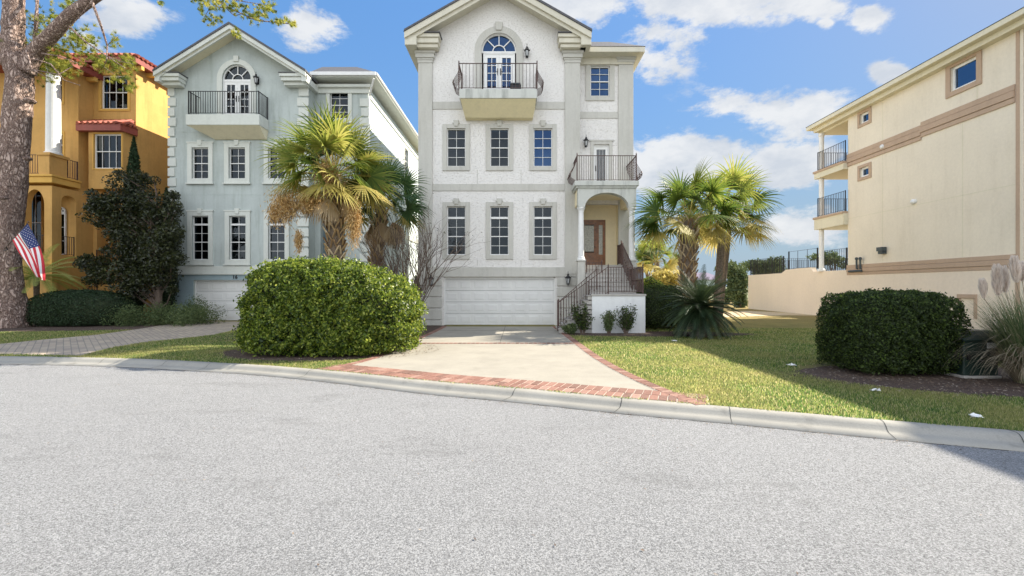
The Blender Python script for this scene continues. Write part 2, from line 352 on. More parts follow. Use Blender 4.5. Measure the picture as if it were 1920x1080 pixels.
# ------------------------------------------------------------ building parts
ID = Matrix()
def window(par, x0, x1, z0, z1, y, cols=2, rows=4, T=ID, trim='wtrim', tw=.17, td=.05, sill=True, key=True, meet=None, transom=None, glass='glass', blind='blind',
           frame='pwhite', fw=.04, blind_top=1.0, mw=.018, ears=0, tlabel=None):
    f = MB(T); i0 = y+.07; i1 = y+.15
    for a in ((x0, x0+fw), (x1-fw, x1)): f.box(a[0], a[1], i0, i1, z0, z1)
    f.box(x0+fw, x1-fw, i0, i1, z0, z0+fw); f.box(x0+fw, x1-fw, i0, i1, z1-fw, z1)
    for i in range(1, cols):
        xx = x0+(x1-x0)*i/cols; f.box(xx-mw/2, xx+mw/2, i0+.015, i0+.045, z0+fw, z1-fw)
    zt = z1 if transom is None else transom
    for j in range(1, rows):
        zz = z0+(zt-z0)*j/rows; w_ = mw if (meet is None or j != meet) else mw*2.2
        f.box(x0+fw, x1-fw, i0+.012-(.02 if meet == j else 0), i0+.048, zz-w_/2, zz+w_/2)
    if transom is not None: f.box(x0+fw, x1-fw, i0-.03, i1, transom-.045, transom+.045)
    w = f.build('window', M[frame], par)
    MB(T).box(x0+fw*.5, x1-fw*.5, i0+.05, i0+.056, z0+fw*.5, z1-fw*.5).build('pane', M[glass], w)
    b = MB(T); b.box(x0, x1, y+.34, y+.36, z0, z1); b.build('dark_backing', M['dark'], w)
    if blind:
        s = MB(T); zz = z0+.05; top = z0+(z1-z0)*blind_top
        while zz < top-.03:
            s.rv = random.random(); s.bar((x0+.02, y+.22, zz), (x1-.02, y+.22, zz), .045, .028); zz += .062
        s.box(x0+.01, x0+.05, y+.21, y+.24, z0+.01, top); s.box(x1-.05, x1-.01, y+.21, y+.24, z0+.01, top)
        cx = (x0+x1)/2; s.box(cx-.025, cx+.025, y+.205, y+.235, z0+.01, top); s.build('shutter', M[blind], w)
    if trim:
        t = MB(T); yo = y-td; yi = y+.01
        t.box(x0-tw, x0, yo, yi, z0-(tw if sill != 'none' else 0), z1+tw); t.box(x1, x1+tw, yo, yi, z0-(tw if sill != 'none' else 0), z1+tw)
        t.box(x0, x1, yo, yi, z1, z1+tw)
        if sill != 'none': t.box(x0, x1, yo, yi, z0-tw, z0)
        if ears: t.box(x0-tw-ears, x1+tw+ears, yo-.02, yi, z1+tw, z1+tw+.07)
        if key:
            c = (x0+x1)/2; t.prism([(c-.08, z1+tw*.45), (c+.08, z1+tw*.45), (c+.12, z1+tw+.15), (c-.12, z1+tw+.15)], yo-.05, yi)
            t.box(c-.16, c+.16, yo-.03, yi, z1+tw, z1+tw+.06)
        t.build('window_trim', M[trim], w, bevel=.008)
        if sill == 'proud':
            MB(T).box(x0-tw-.05, x1+tw+.05, yo-.06, y, z0-tw-.07, z0-tw).build('sill', M[trim], w, bevel=.008)
    return w

def rail(par, p0, p1, h, sp=.11, mat='iron', r=.009, belly=0, nrm=None, posts=(True, True), bottom=.08, name='railing', pr=.02, top=.02, finial=False, knuckle=False, T=ID):
    """straight or sloping run of railing between two foot points"""
    p0 = Vector(p0); p1 = Vector(p1); d = p1-p0; n = max(2, int(round(Vector((d.x, d.y, 0)).length/sp)))
    up = Vector((0, 0, 1)); b = MB(T)
    nrm = Vector(nrm) if nrm else Vector((0, 0, 0))
    b.bar(p0+up*bottom, p1+up*bottom, .025, .018)
    for k in range(1, n):
        q = p0+d*(k/n); b.rv = random.random()
        if belly:
            pts = [q+up*(bottom+(h-bottom)*t)+nrm*belly*bf for t, bf in ((0, .15), (.12, .8), (.28, 1), (.45, .7), (.65, .25), (.85, 0), (1, 0))]
            b.tube(pts, r, 5, False)
        else: b.tube([q+up*bottom, q+up*h], r, 5, False)
        if knuckle and k % 2: b.lathe(q+up*(h*.52), [(r, -.03), (r*2.6, 0), (r, .03)], 6)
    o = b.build(name, M[mat], par)
    hr = MB(T); hr.bar(p0+up*h, p1+up*h, top*2, top*1.2); hr.build('handrail', M[mat], o)
    for k, on in enumerate(posts):
        if not on: continue
        q = (p0, p1)[k]; m_ = MB(T); m_.bar(q-up*.02, q+up*(h+.03), pr*2, pr*2)
        if finial: m_.lathe(q+up*(h+.03), [(.012, 0), (.028, .03), (.02, .06), (.003, .11)], 8)
        m_.build('post', M[mat], o)
    return o

def lantern(par, x, y, z, s=1.0, T=ID, mat='iron'):
    """wall lantern of height about .62*s hung before a wall whose face is at y"""
    m_ = MB(T); yc = y-.17*s
    m_.box(x-.05*s, x+.05*s, y-.02, y, z-.12*s, z+.16*s)
    m_.tube([(x, y-.01, z+.05*s), (x, y-.07*s, z-.16*s), (x, yc, z-.20*s), (x, yc, z-.14*s)], .013*s, 6)
    m_.lathe((x, yc, z-.16*s), [(.03*s, 0), (.07*s, .02*s), (.05*s, .05*s)], 8)
    for k in range(6):
        t = PI/3*k; c, sn = math.cos(t), math.sin(t)
        m_.bar((x+.055*s*c, yc+.055*s*sn, z-.11*s), (x+.10*s*c, yc+.10*s*sn, z+.12*s), .014*s)
    m_.lathe((x, yc, z+.12*s), [(.13*s, 0), (.135*s, .02*s), (.06*s, .10*s), (.035*s, .13*s), (.05*s, .16*s), (.01*s, .20*s), (.012*s, .30*s)], 6)
    for k in range(6):
        t = PI/3*k; m_.bar((x+.12*s*math.cos(t), yc+.12*s*math.sin(t), z+.14*s), (x+.15*s*math.cos(t), yc+.15*s*math.sin(t), z+.20*s), .012*s)
    o = m_.build('wall_lantern', M[mat], par)
    MB(T).lathe((x, yc, z-.105*s), [(.045*s, 0), (.085*s, .215*s)], 6).build('lantern_glass', M['lampglass'], o)
    return o

def fan_light(par, cx, zs, r, y, T=ID, frame='pwhite', glass='gblue', e=1.0, ribs=4, inner=.36):
    f = MB(T); f.ring(cx, zs, r-.05, r, y+.06, y+.14, e=e)
    f.ring(cx, zs, r*inner-.018, r*inner+.018, y+.07, y+.12, e=e)
    for k in range(1, ribs):
        t = PI*k/ribs; c, sn = math.cos(t), math.sin(t)*e
        f.bar((cx+r*inner*c, y+.095, zs+r*inner*sn), (cx+(r-.04)*c, y+.095, zs+(r-.04)*sn), .035, .04)
    f.box(cx-r, cx+r, y+.055, y+.145, zs-.07, zs)
    o = f.build('fanlight', M[frame], par)
    MB(T).prism([(cx+(r-.02)*math.cos(PI*k/24), zs+(r-.02)*e*math.sin(PI*k/24)) for k in range(25)], y+.125, y+.13).build('pane', M[glass], o)
    MB(T).box(cx-r, cx+r, y+.30, y+.32, zs-.1, zs+r*e).build('dark_backing', M['dark'], o)
    return o

def french_door(par, x0, x1, z0, z1, y, T=ID, glass='gblue', rows=5, frame='pwhite'):
    xm = (x0+x1)/2
    fr = MB(T); fr.box(x0, x0+.05, y+.05, y+.16, z0, z1); fr.box(x1-.05, x1, y+.05, y+.16, z0, z1); fr.box(x0+.05, x1-.05, y+.05, y+.16, z1-.05, z1)
    root = fr.build('french_door', M[frame], par)
    for a, b, hs_ in ((x0+.05, xm-.003, 1), (xm+.003, x1-.05, -1)):
        l_ = MB(T); g = .13
        l_.box(a, a+g, y+.07, y+.12, z0, z1-.05); l_.box(b-g, b, y+.07, y+.12, z0, z1-.05)
        l_.box(a+g, b-g, y+.07, y+.12, z0, z0+.28); l_.box(a+g, b-g, y+.07, y+.12, z1-.19, z1-.05)
        c = (a+b)/2; l_.box(c-.014, c+.014, y+.075, y+.105, z0+.28, z1-.19)
        for k in range(1, rows):
            zz = z0+.28+(z1-.19-z0-.28)*k/rows; l_.box(a+g, b-g, y+.078, y+.102, zz-.014, zz+.014)
        lf = l_.build('door_leaf', M[frame], root)
        MB(T).box(a+g-.01, b-g+.01, y+.106, y+.112, z0+.27, z1-.18).build('pane', M[glass], root)
        hx = b-.06 if hs_ > 0 else a+.06
        hd = MB(T); hd.box(hx-.02, hx+.02, y+.055, y+.07, z0+.85, z0+1.15); hd.bar((hx, y+.03, z0+1.0), (hx-.09*hs_, y+.03, z0+1.0), .018); hd.bar((hx, y+.03, z0+1.0), (hx, y+.07, z0+1.0), .018)
        hd.build('handle', M['iron'], root)
    MB(T).box(x0, x1, y+.30, y+.32, z0, z1).build('dark_backing', M['dark'], root)
    return root

def garage_door(par, x0, x1, z0, z1, y, cols=8, rows=4, mat='gdoor'):
    root = MB(); root.box(x0-.02, x0+.05, y-.01, y+.05, z0, z1); root.box(x1-.05, x1+.02, y-.01, y+.05, z0, z1); root.box(x0+.05, x1-.05, y-.01, y+.05, z1-.05, z1+.02)
    r_ = root.build('garage_door', M['pwhite'], par)
    ph = (z1-.05-z0)/rows; pw = (x1-x0-.1)/cols
    for j in range(rows):
        m_ = MB(); a = z0+j*ph+.006; b = a+ph-.012
        m_.box(x0+.05, x1-.05, y+.06, y+.09, a, b)
        for i in range(cols):
            u0 = x0+.05+i*pw+.07; u1 = u0+pw-.14; w0 = a+.09; w1 = b-.09
            # raised panel with bevelled edge
            m_.add([(u0, y+.0599, w0), (u1, y+.0599, w0), (u1, y+.0599, w1), (u0, y+.0599, w1), (u0+.05, y+.050, w0+.05), (u1-.05, y+.050, w0+.05), (u1-.05, y+.050, w1-.05), (u0+.05, y+.050, w1-.05)],
                   [(0,1,5,4), (1,2,6,5), (2,3,7,6), (3,0,4,7), (4,5,6,7)])
        m_.build('door_section', M[mat], r_)
    MB().box(x0, x1, y+.095, y+.11, z0, z1).build('seal_strip', M['dark'], r_)
    return r_

def gable_roof(par, x0, x1, y0, y1, ze, pitch, mat_top='shingle', mat_fas='eave', mat_sof='eave', th=.10, fas=.28, over=.75, wallx=None, flat_back=True):
    """x0..x1 eave to eave, ze eave height; overhang over on the front; returns roof"""
    xc = (x0+x1)/2; zr = ze+(x1-x0)/2*pitch
    m_ = MB()
    for s_ in (-1, 1):
        xe = x0 if s_ < 0 else x1
        m_.prism([(xe, ze), (xc, zr), (xc, zr+th), (xe-.03*(-s_)*-1, ze+th)] if s_ < 0 else [(xc, zr), (xe, ze), (xe+.0, ze+th), (xc, zr+th)], y0-.04, y1)
    roof = m_.build('roof', M[mat_top], par)
    f = MB()
    for s_ in (-1, 1):                                    # raking cornice in two steps
        xe = x0+.02 if s_ < 0 else x1-.02
        for (ya, yb, d0, d1) in ((y0, y0+.06, .0, fas*.62), (y0+.10, y0+.17, fas*.35, fas*1.0)):
            f.prism([(xe, ze-d1), (xc, zr-d1), (xc, zr-d0-.002), (xe, ze-d0-.002)], ya, yb)
    f.build('raking_cornice', M[mat_fas], roof)
    s = MB()
    for s_ in (-1, 1):
        xe = x0+.03 if s_ < 0 else x1-.03
        s.prism([(xe, ze-fas*.62), (xc, zr-fas*.62), (xc, zr-fas*.62+.03), (xe, ze-fas*.62+.03)], y0+.06, y0+over+.02)
    s.build('soffit', M[mat_sof], roof)
    return roof

def quoins(par, x0, x1, zs, y, h=.30, gap=.05, mat='btrim', T=ID, alt=.07, side=1, d=.06, ret=None):
    q = MB(T); z = zs[0]; k = 0
    while z < zs[1]-h*.5:
        a, b = x0, x1
        if k % 2:
            if side > 0: a += alt
            else: b -= alt
        q.box(a, b, y-d, y+(ret or 0)+.01, z, min(z+h-gap, zs[1])); z += h; k += 1
    return q.build('quoin_blocks', M[mat], par, bevel=.012)

# ------------------------------------------------------------ white house
YW = 20.0; SW = F/YW
XW = lambda px: (px-CX)/SW
ZW = lambda py: CZ+(CY-py)/SW
wh = empty('white_house', (XW(936), YW, 0), 'tall white textured stucco house with grey pilasters and an arched entry porch up its steps', 'house')
ZE = ZW(75)-.05                      # main eave
xl, xr = XW(787), XW(1086)
top_holes = [(XW(904), XW(967), ZW(168), ZW(70))]
wins = []
for px in (855.5, 936.5, 1018): wins.append((XW(px-17.5), XW(px+17.5), ZW(312), ZW(241))); wins.append((XW(px-17.5), XW(px+17.5), ZW(478), ZW(387)))
gar = (XW(832), XW(1041), 0, ZW(520))
acx = XW(935.5); ar = XW(967)-XW(935.5)+.02; azs = ZW(95)
w_ = MB()
w_.wall(xl, xr, 0, ZE-.2, YW, YW+.3, wins+[gar, (acx-ar, acx+ar, ZW(168), ZE-.2)])
w_.spandrel(acx, ar, azs, ar*.98, azs+ar, YW, YW+.3)
# gable above the opening and above the eave line, filled as strips so nothing overlaps
gz = ZE-.2; pitch = .565; half = (XW(1105)-XW(765))/2; gx = XW(935)
gtop = lambda x: ZE-.02+(half-abs(x-gx))*pitch-.12
zt = azs+ar
xs_ = [xl, acx-ar, gx, acx+ar, xr]
for a, b in zip(xs_[:-1], xs_[1:]):
    base = gz if not (a >= acx-ar-1e-6 and b <= acx+ar+1e-6) else zt
    w_.prism([(a, base), (b, base), (b, gtop(b)), (a, gtop(a))], YW, YW+.3)
w_.box(xl, xl+.3, YW+.3, YW+14, 0, ZE); w_.box(xr-.3, xr, YW+.3, YW+14, 0, ZE); w_.box(xl+.3, xr-.3, YW+13.7, YW+14, 0, ZE)
w_.build('wall', M['wstucco'], wh)
gable_roof(wh, gx-half, gx+half, YW-.75, YW+14.6, ZE, pitch, fas=.42, over=.75)
# side eaves of the main roof and boxed cornice returns
for s_, xa, xb in ((-1, gx-half+.02, xl), (1, xr, gx+half-.02)):
    MB().box(min(xa, xb), max(xa, xb), YW-.66, YW+14, ZE-.50, ZE-.12).build('side_eave', M['eave'], wh)
c = MB()
for a, b in ((XW(783)-.05, XW(826)), (XW(1046), XW(1103)-.1)):
    c.box(a-.04, b+.04, YW-.58, YW-.05, ZE-.12, ZE+.04); c.box(a, b, YW-.52, YW-.05, ZE-.34, ZE-.12); c.box(a+.08, b-.04, YW-.44, YW-.05, ZE-.50, ZE-.34)
c.split('cornice_return', M['eave'], wh, bevel=.02)
cs = MB()
for a, b in ((XW(783)-.1, XW(826)+.08), (XW(1044), XW(1103)-.04)): cs.box(a, b, YW-.64, YW-.02, ZE+.04, ZE+.07)
cs.split('return_flashing', M['shingle'], wh)
def pilaster(x0, x1, z0, z1, y, d=.09, cap=.5, mat='wtrim'):
    m_ = MB(); m_.box(x0, x1, y-d, y+.01, z0, z1-cap)
    for k, (e, a, b) in enumerate(((.025, 0, .12), (.05, .12, .2), (.10, .2, .38), (.14, .38, .5))):
        m_.box(x0-e, x1+e, y-d-e, y+.01, z1-cap+a*cap/.5, z1-cap+b*cap/.5)
    return m_.build('pilaster', M[mat], wh, bevel=.012)
pilaster(xl-.05, XW(811), ZW(514), ZE-.5, YW); pilaster(XW(1059), xr+.03, ZW(514), ZE-.5, YW)
bm_ = MB()
for (za, zb) in ((ZW(205), ZW(191)), (ZW(358), ZW(345))): bm_.box(XW(811), XW(1059), YW-.035, YW+.01, za, zb)
bm_.split('band_course', M['wtrim'], wh, bevel=.008)
bb = MB(); bb.box(xl-.05, xr+.02, YW-.07, YW+.01, ZW(519), ZW(501)); bb.split('base_band', M['wtrim'], wh, bevel=.01)
# window surrounds are proud frames
for k, (a, b, z0, z1) in enumerate(wins):
    low = k % 2
    window(wh, a, b, z0, z1, YW, rows=4 if not low else 4, meet=2, transom=(z1-.50) if low else None, tw=.19, td=.05, glass='gblue' if k in (4,) else 'glass', blind_top=(1, .92, .97)[k//2] if low else (.5, .5, .42)[k//2], fw=.038)
# joints in the stucco panels: shallow ribs
jb = MB()
for px in (895, 977): jb.box(XW(px)-.012, XW(px)+.012, YW-.008, YW+.004, ZW(345), ZW(318)); jb.box(XW(px)-.012, XW(px)+.012, YW-.008, YW+.004, ZW(498), ZW(488))
jb.split('panel_joint', M['wtrim'], wh)
# rusticated base
rb = MB()
for a, b in ((xl-.05, XW(829)), (XW(1044), xr+.02)):
    for (y0p, y1p) in ((520, 536), (538, 556), (558, 577), (579, 599), (601, 613)): rb.box(a, b, YW-.075, YW+.01, max(ZW(y1p), 0), ZW(y0p)-.005)
rb.split('rusticated_base', M['wtrim'], wh, bevel=.02)
garage_door(wh, gar[0], gar[1], 0.01, gar[3]-.02, YW+.1)
dw = french_door(wh, XW(906), XW(965.5), ZW(176), azs-.09, YW, rows=4)
fan_light(wh, acx, azs, ar, YW, ribs=4)
tr = MB(); tr.ring(acx, azs, ar, ar+.30, YW-.06, YW+.01); tr.box(acx-ar-.30, acx-ar, YW-.06, YW+.01, ZW(168), azs); tr.box(acx+ar, acx+ar+.30, YW-.06, YW+.01, ZW(168), azs)
tr.prism([(acx-.12, azs+ar+.1), (acx+.12, azs+ar+.1), (acx+.17, azs+ar+.45), (acx-.17, azs+ar+.45)], YW-.12, YW+.01); tr.build('arch_trim', M['wtrim'], wh, bevel=.008)
# top balcony: slab face at y=YW-1.0
yb = YW-1.05; sb = F/yb; XB_ = lambda px: (px-CX)/sb; ZB_ = lambda py: CZ+(CY-py)/sb
bx0, bx1 = XB_(861), XB_(1007); bz1 = ZB_(166.5); bz0 = ZB_(184)
sl = MB(); sl.box(bx0, bx1, yb, YW-.001, bz0, bz1); bal = sl.build('balcony_slab', M['algae'], wh, bevel=.015)
cv = MB(); cb = bz0-.55
cv.add([(bx0+.04, yb+.04, bz0-.002), (bx1-.04, yb+.04, bz0-.002), (bx1-.04, YW-.001, bz0-.002), (bx0+.04, YW-.001, bz0-.002), (bx0+.16, yb+.70, cb), (bx1-.16, yb+.70, cb), (bx1-.16, YW-.001, cb), (bx0+.16, YW-.001, cb)],
       [(0,1,2,3), (0,4,5,1), (1,5,6,2), (3,7,4,0), (7,6,5,4)])
cv.build('slab_underside', M['yellowed'], bal)
def belly_rail(par, x0, x1, ya, yb_, z, h, bal_=.13, mat='bronze', nf=22):
    rail(par, (x0, ya, z), (x1, ya, z), h, (x1-x0)/nf, mat, .010, finial=True, pr=.022)
    for xs, sg in ((x0, -1), (x1, 1)):
        rail(par, (xs, ya, z), (xs, yb_, z), h, .12, mat, .012, belly=bal_*2.2, nrm=(sg, 0, 0), posts=(False, True), name='bellied_railing')
        m_ = MB()                                     # scroll work
        for k in range(3):
            yc = ya+.12+k*.32; 
            pts = []
            for t in np.linspace(0, 2.2*PI, 14):
                r_ = .10*(1-t/(2.6*PI)); pts.append((xs+sg*(bal_*1.9+.01), yc+r_*math.cos(t), z+.34+r_*1.6*math.sin(t)))
            m_.tube(pts, .012, 5)
        m_.split('scroll_work', M[mat], par)
belly_rail(bal, bx0-.02, bx1+.0, yb+.05, YW-.02, bz1-.02, 1.10)
g_ = empty('storage_box', (XB_(967), yb+.45, bz1), 'small dark box on the floor of the top balcony of the white house', 'box')
mbx = MB(); mbx.box(XB_(957), XB_(977), yb+.25, yb+.7, bz1, bz1+.30); mbx.build('body', M['iron'], g_, bevel=.01)
mbx = MB(); mbx.box(XB_(956), XB_(976), yb+.22, yb+.73, bz1+.30, bz1+.36); mbx.build('lid', M['blind'], g_, bevel=.01)
lantern(wh, XW(988), YW, ZW(104), 1.0); lantern(wh, XW(810), YW-.075, ZW(529), 1.0); lantern(wh, XW(1064), YW-.075, ZW(527), 1.0)
# stair side section
Y2 = 20.6; S2 = F/Y2; X2 = lambda px: (px-CX)/S2; Z2 = lambda py: CZ+(CY-py)/S2
sx0, sx1 = xr-.01, X2(1186); ze2 = Z2(104)
swin = (X2(1107), X2(1143), Z2(180), Z2(124)); sdoor = (X2(1113), X2(1142), 6.0, Z2(271))
prc = (2.72, 4.62, 0, 5.45)          # porch recess
w2 = MB(); w2.wall(sx0, sx1, 0, ze2, Y2, Y2+.3, [swin, sdoor, prc])
w2.box(sx1-.3, sx1, Y2+.3, Y2+13, 0, ze2); w2.box(sx0, sx1-.3, Y2+12.7, Y2+13, 0, ze2)
w2.build('wing_wall', M['wstucco'], wh)
def hip_roof(par, x0, x1, y0, y1, ze, rise, th=.07, mat='shingle', gut='eave', left_hip=False, name='roof', inset=None, sof=.35):
    m_ = MB(); i = inset or (x1-x0)*.45
    xl_ = x0+(i if left_hip else 0)
    m_.add([(x0, y0, ze), (x1, y0, ze), (x1, y1, ze), (x0, y1, ze), (xl_, y0+i, ze+rise), (x1-i, y0+i, ze+rise), (x1-i, y1-i, ze+rise), (xl_, y1-i, ze+rise),],
           [(0,1,5,4), (1,2,6,5), (2,3,7,6), (3,0,4,7), (4,5,6,7), (3,2,1,0)])
    r_ = m_.build(name, M[mat], par)
    g = MB(); g.box(x0+.02, x1-.02, y0+.02, y1-.02, ze-.24, ze-.005); g.box(x0, x1, y0, y1, ze-.13, ze-.004) if False else None
    g.build('fascia', M[gut], r_, bevel=.02)
    return r_
hr_ = hip_roof(wh, xr-.02, X2(1186)+.42, Y2-.62, Y2+13.4, Z2(98)-.05, .9)
ew = MB(); ew.box(xr+.0, X2(1180)+.12, Y2-.12, Y2+.01, ze2-.45, ze2-.05); ew.box(xr+.0, X2(1180)+.2, Y2-.26, Y2+.01, ze2-.05, ze2+.08); ew.build('cornice', M['eave'], wh, bevel=.01)
pl = MB(); px0, px1 = X2(1159), X2(1186)+.02
pl.box(px0, px1, Y2-.09, Y2+.01, 0, ze2-.45)
for e, a, b in ((.02, .45, .36), (.06, .36, .24), (.11, .24, .1)): pl.box(px0-e, px1+e, Y2-.09-e, Y2+.0, ze2-a, ze2-b-.001)
pl.build('pilaster', M['wtrim'], wh, bevel=.01)
b2 = MB(); b2.box(xr+.03, px0-.001, Y2-.03, Y2+.01, Z2(222), Z2(210)); b2.split('band_course', M['wtrim'], wh)
window(wh, *swin, Y2, rows=4, meet=2, tw=.22, td=.05, key=False, glass='gblue', blind_top=.5)
# door to the small balcony
d0 = MB(); a, b, z0, z1 = sdoor
d0.box(a, a+.06, Y2+.05, Y2+.13, z0, z1); d0.box(b-.06, b, Y2+.05, Y2+.13, z0, z1); d0.box(a+.06, b-.06, Y2+.05, Y2+.13, z1-.08, z1)
dr = d0.build('balcony_door', M['pwhite'], wh)
lf = MB(); lf.box(a+.06, a+.15, Y2+.08, Y2+.12, z0, z1-.08); lf.box(b-.15, b-.06, Y2+.08, Y2+.12, z0, z1-.08); lf.box(a+.15, b-.15, Y2+.08, Y2+.12, z1-.2, z1-.08); lf.box(a+.15, b-.15, Y2+.08, Y2+.12, z0, z0+.2)
for k in range(1, 6):
    xx = a+.15+(b-a-.30)*k/6; lf.box(xx-.006, xx+.006, Y2+.09, Y2+.11, z0+.2, z1-.2)
lf.build('door_leaf', M['pwhite'], dr)
MB().box(a+.15, b-.15, Y2+.112, Y2+.118, z0+.2, z1-.2).build('pane', M['glass'], dr); MB().box(a, b, Y2+.25, Y2+.27, z0, z1).build('blue_curtain', M['curtain'], dr)
hd = MB(); hd.box(a+.085, a+.125, Y2+.06, Y2+.08, z0+.95, z0+1.2); hd.build('handle', M['iron'], dr)
dt = MB(); dt.box(a-.14, a, Y2-.05, Y2+.01, z0, z1+.14); dt.box(b, b+.14, Y2-.05, Y2+.01, z0, z1+.14); dt.box(a, b, Y2-.05, Y2+.01, z1, z1+.14); dt.box(a-.2, b+.2, Y2-.07, Y2+.01, z1+.14, z1+.2)
dt.build('door_trim', M['wtrim'], dr)
lantern(wh, X2(1098), Y2, Z2(271), .95)
# portico
yp = 18.8; sp_ = F/yp; XP = lambda px: (px-CX)/sp_; ZP = lambda py: CZ+(CY-py)/sp_
pt = MB(); pz1 = ZP(340); pz0 = ZP(349)
pt.box(XP(1077), XP(1197), yp-.12, Y2-.001, pz0, pz1); pt.box(XP(1080), XP(1194), yp-.06, Y2-.001, pz0-.08, pz0-.001)
ps = pt.build('portico_slab', M['algae'], wh, bevel=.015)
ab = MB(); acxp = (XP(1097)+XP(1179))/2; arx = (XP(1179)-XP(1097))/2; azp = ZP(388); arz = ZP(361)-azp
za_ = pz0-.081
ab.box(XP(1084), acxp-arx, yp, yp+.34, azp, za_); ab.box(acxp+arx, XP(1193), yp, yp+.34, azp, za_); ab.spandrel(acxp, arx, azp, arz, za_, yp, yp+.34)
ab.build('arched_beam', M['algae'], wh)
cb_ = MB(); cb_.box(XP(1084), XP(1084)+.28, yp+.341, Y2-.001, azp+.15, za_); cb_.box(XP(1193)-.28, XP(1193), yp+.341, Y2-.001, azp+.15, za_)
cb_.split('side_beam', M['porchcream'], wh)
MB().box(XP(1084)+.281, XP(1193)-.281, yp+.341, Y2+1.1, za_-.16, za_-.05).build('porch_ceiling', M['porchcream'], wh)
for px in (1090.5, 1186.5):
    x = XP(px); z0 = ZP(487); co = MB(); H = azp-z0
    co.lathe((x, yp+.17, z0), [(.17, 0), (.17, .05), (.15, .07), (.155, .11), (.125, .14), (.128, H*.4), (.108, H-.2), (.125, H-.19), (.125, H-.16), (.11, H-.15), (.15, H-.07), (.17, H-.05), (.17, H)], 20)
    co.build('column', M['pwhite'], wh, smooth=False)
    pd = MB(); pd.box(x-.16, x+.16, yp+.01, yp+.33, 0, z0-.06); pd.box(x-.2, x+.2, yp-.03, yp+.37, z0-.06, z0-.001); pd.build('pedestal', M['wtrim'], wh, bevel=.01)
# recess walls, floor and door
yd = 21.5; zf = 2.62
rc = MB(); rc.box(prc[0]-.2, prc[0], Y2+.3, yd+.2, 0, 5.6); rc.box(prc[1], prc[1]+.2, Y2+.3, yd+.2, 0, 5.6)
rc.wall(prc[0], prc[1], zf, 5.6, yd, yd+.2, [(2.95, 4.12, zf, 4.86)]); rc.split('porch_wall', M['porchcream'], wh)
MB().box(prc[0], prc[1], 19.5, yd, zf-.25, zf).build('porch_floor', M['concrete'], wh)
dd = MB(); dd.box(2.95, 3.02, yd+.02, yd+.12, zf, 4.86); dd.box(4.05, 4.12, yd+.02, yd+.12, zf, 4.86); dd.box(3.02, 4.05, yd+.02, yd+.12, 4.76, 4.86); dd.box(3.68, 3.75, yd+.02, yd+.12, zf, 4.76)
fd = dd.build('front_door', M['wood'], wh)
lf = MB(); lf.wall(3.02, 3.68, zf, 4.76, yd+.05, yd+.10, [(3.12, 3.58, zf+.70, 4.64)]); lf.box(3.14, 3.56, yd+.035, yd+.05, zf+.15, zf+.6); lf.build('door_leaf', M['wood'], fd)
MB().box(3.12, 3.58, yd+.07, yd+.08, zf+.75, 4.6).build('door_glass', M['amber'], fd)
sl2 = MB(); sl2.wall(3.75, 4.05, zf, 4.76, yd+.05, yd+.10, [(3.81, 3.99, zf+.6, 4.62)]); sl2.build('sidelight', M['wood'], fd)
MB().box(3.81, 3.99, yd+.07, yd+.08, zf+.6, 4.62).build('sidelight_glass', M['amber'], fd)
MB().lathe((3.62, yd+.02, zf+.95), [(.02, 0), (.035, .02), (.02, .05)], 8).build('door_knob', M['bronze'], fd)
# upper flight between the pedestals, landing, side flight
fl = MB()
for k in range(7):
    fl.rv = random.random(); z = 1.40+.174*(k+1); fl.box(XP(1097)+.02, XP(1179)-.02, 17.55+.28*k, 19.5, 1.40+.174*k, z-.002); fl.box(XP(1097)+.02, XP(1179)-.02, 17.52+.28*k, 17.9+.28*k, z-.03, z)
fl.build('upper_steps', M['concrete'], wh)
yl = 16.6; sl_ = F/yl; XL = lambda px: (px-CX)/sl_; ZL = lambda py: CZ+(CY-py)/sl_
lw = MB(); lw.box(XL(1110), XL(1210), yl, yl+.2, 0, 1.36); lw.box(XL(1210)-.2, XL(1210), yl+.2, Y2, 0, 1.36); lw.box(XL(1110), XL(1110)+.2, yl+1.05, Y2-.7, 0, 1.36); lw.build('landing_wall', M['smooth'], wh)
ld = MB(); ld.box(XL(1110)-.03, XL(1210)+.03, yl-.03, yl+1.0, 1.36, 1.43); ld.box(XP(1179), XL(1210)+.03, yl+1.0, Y2-.1, 1.36, 1.43); ld.build('landing', M['concrete'], wh, bevel=.01)
sf = MB(); n_ = 8; xa, xb = XL(1048), XL(1110)
for k in range(n_):
    sf.rv = random.random(); x0_ = xa+(xb-xa)*k/n_; sf.box(x0_, xb-.001, yl+.03, yl+1.0, 1.40*k/n_, 1.40*(k+1)/n_-.04); sf.box(x0_-.04, x0_+(xb-xa)/n_+.03, yl, yl+1.02, 1.40*(k+1)/n_-.04, 1.40*(k+1)/n_-.003*(k+1))
sf.build('side_steps', M['concrete'], wh)
hH = 1.0
rail(wh, (XL(1141), yl+.05, 1.43), (XL(1206), yl+.05, 1.43), hH-.02, .10, 'bronze', .012, finial=True, pr=.022, knuckle=True)
rail(wh, (XL(1206), yl+.05, 1.43), (XL(1206), 18.6, 1.43), hH-.02, .10, 'bronze', .012, posts=(False, True), pr=.022, knuckle=True)
rail(wh, (XL(1046), yl+.05, .10), (XL(1141), yl+.05, 1.43), hH, .10, 'bronze', .012, posts=(True, False), pr=.022, finial=True, knuckle=True)
rail(wh, (XL(1052), yl+1.0, .16), (XL(1128), yl+1.0, 1.43), hH-.05, .10, 'bronze', .012, pr=.022, finial=True)
rail(wh, (XP(1099), yp-.05, 1.43), (XP(1128), yp-.05, 1.43), 1.25, .13, 'bronze', .010, pr=.022, finial=True)
rail(wh, (XP(1172), 17.6, 1.50), (XP(1172), 19.5, 2.65), 1.0, .10, 'bronze', .010, pr=.022, knuckle=True)
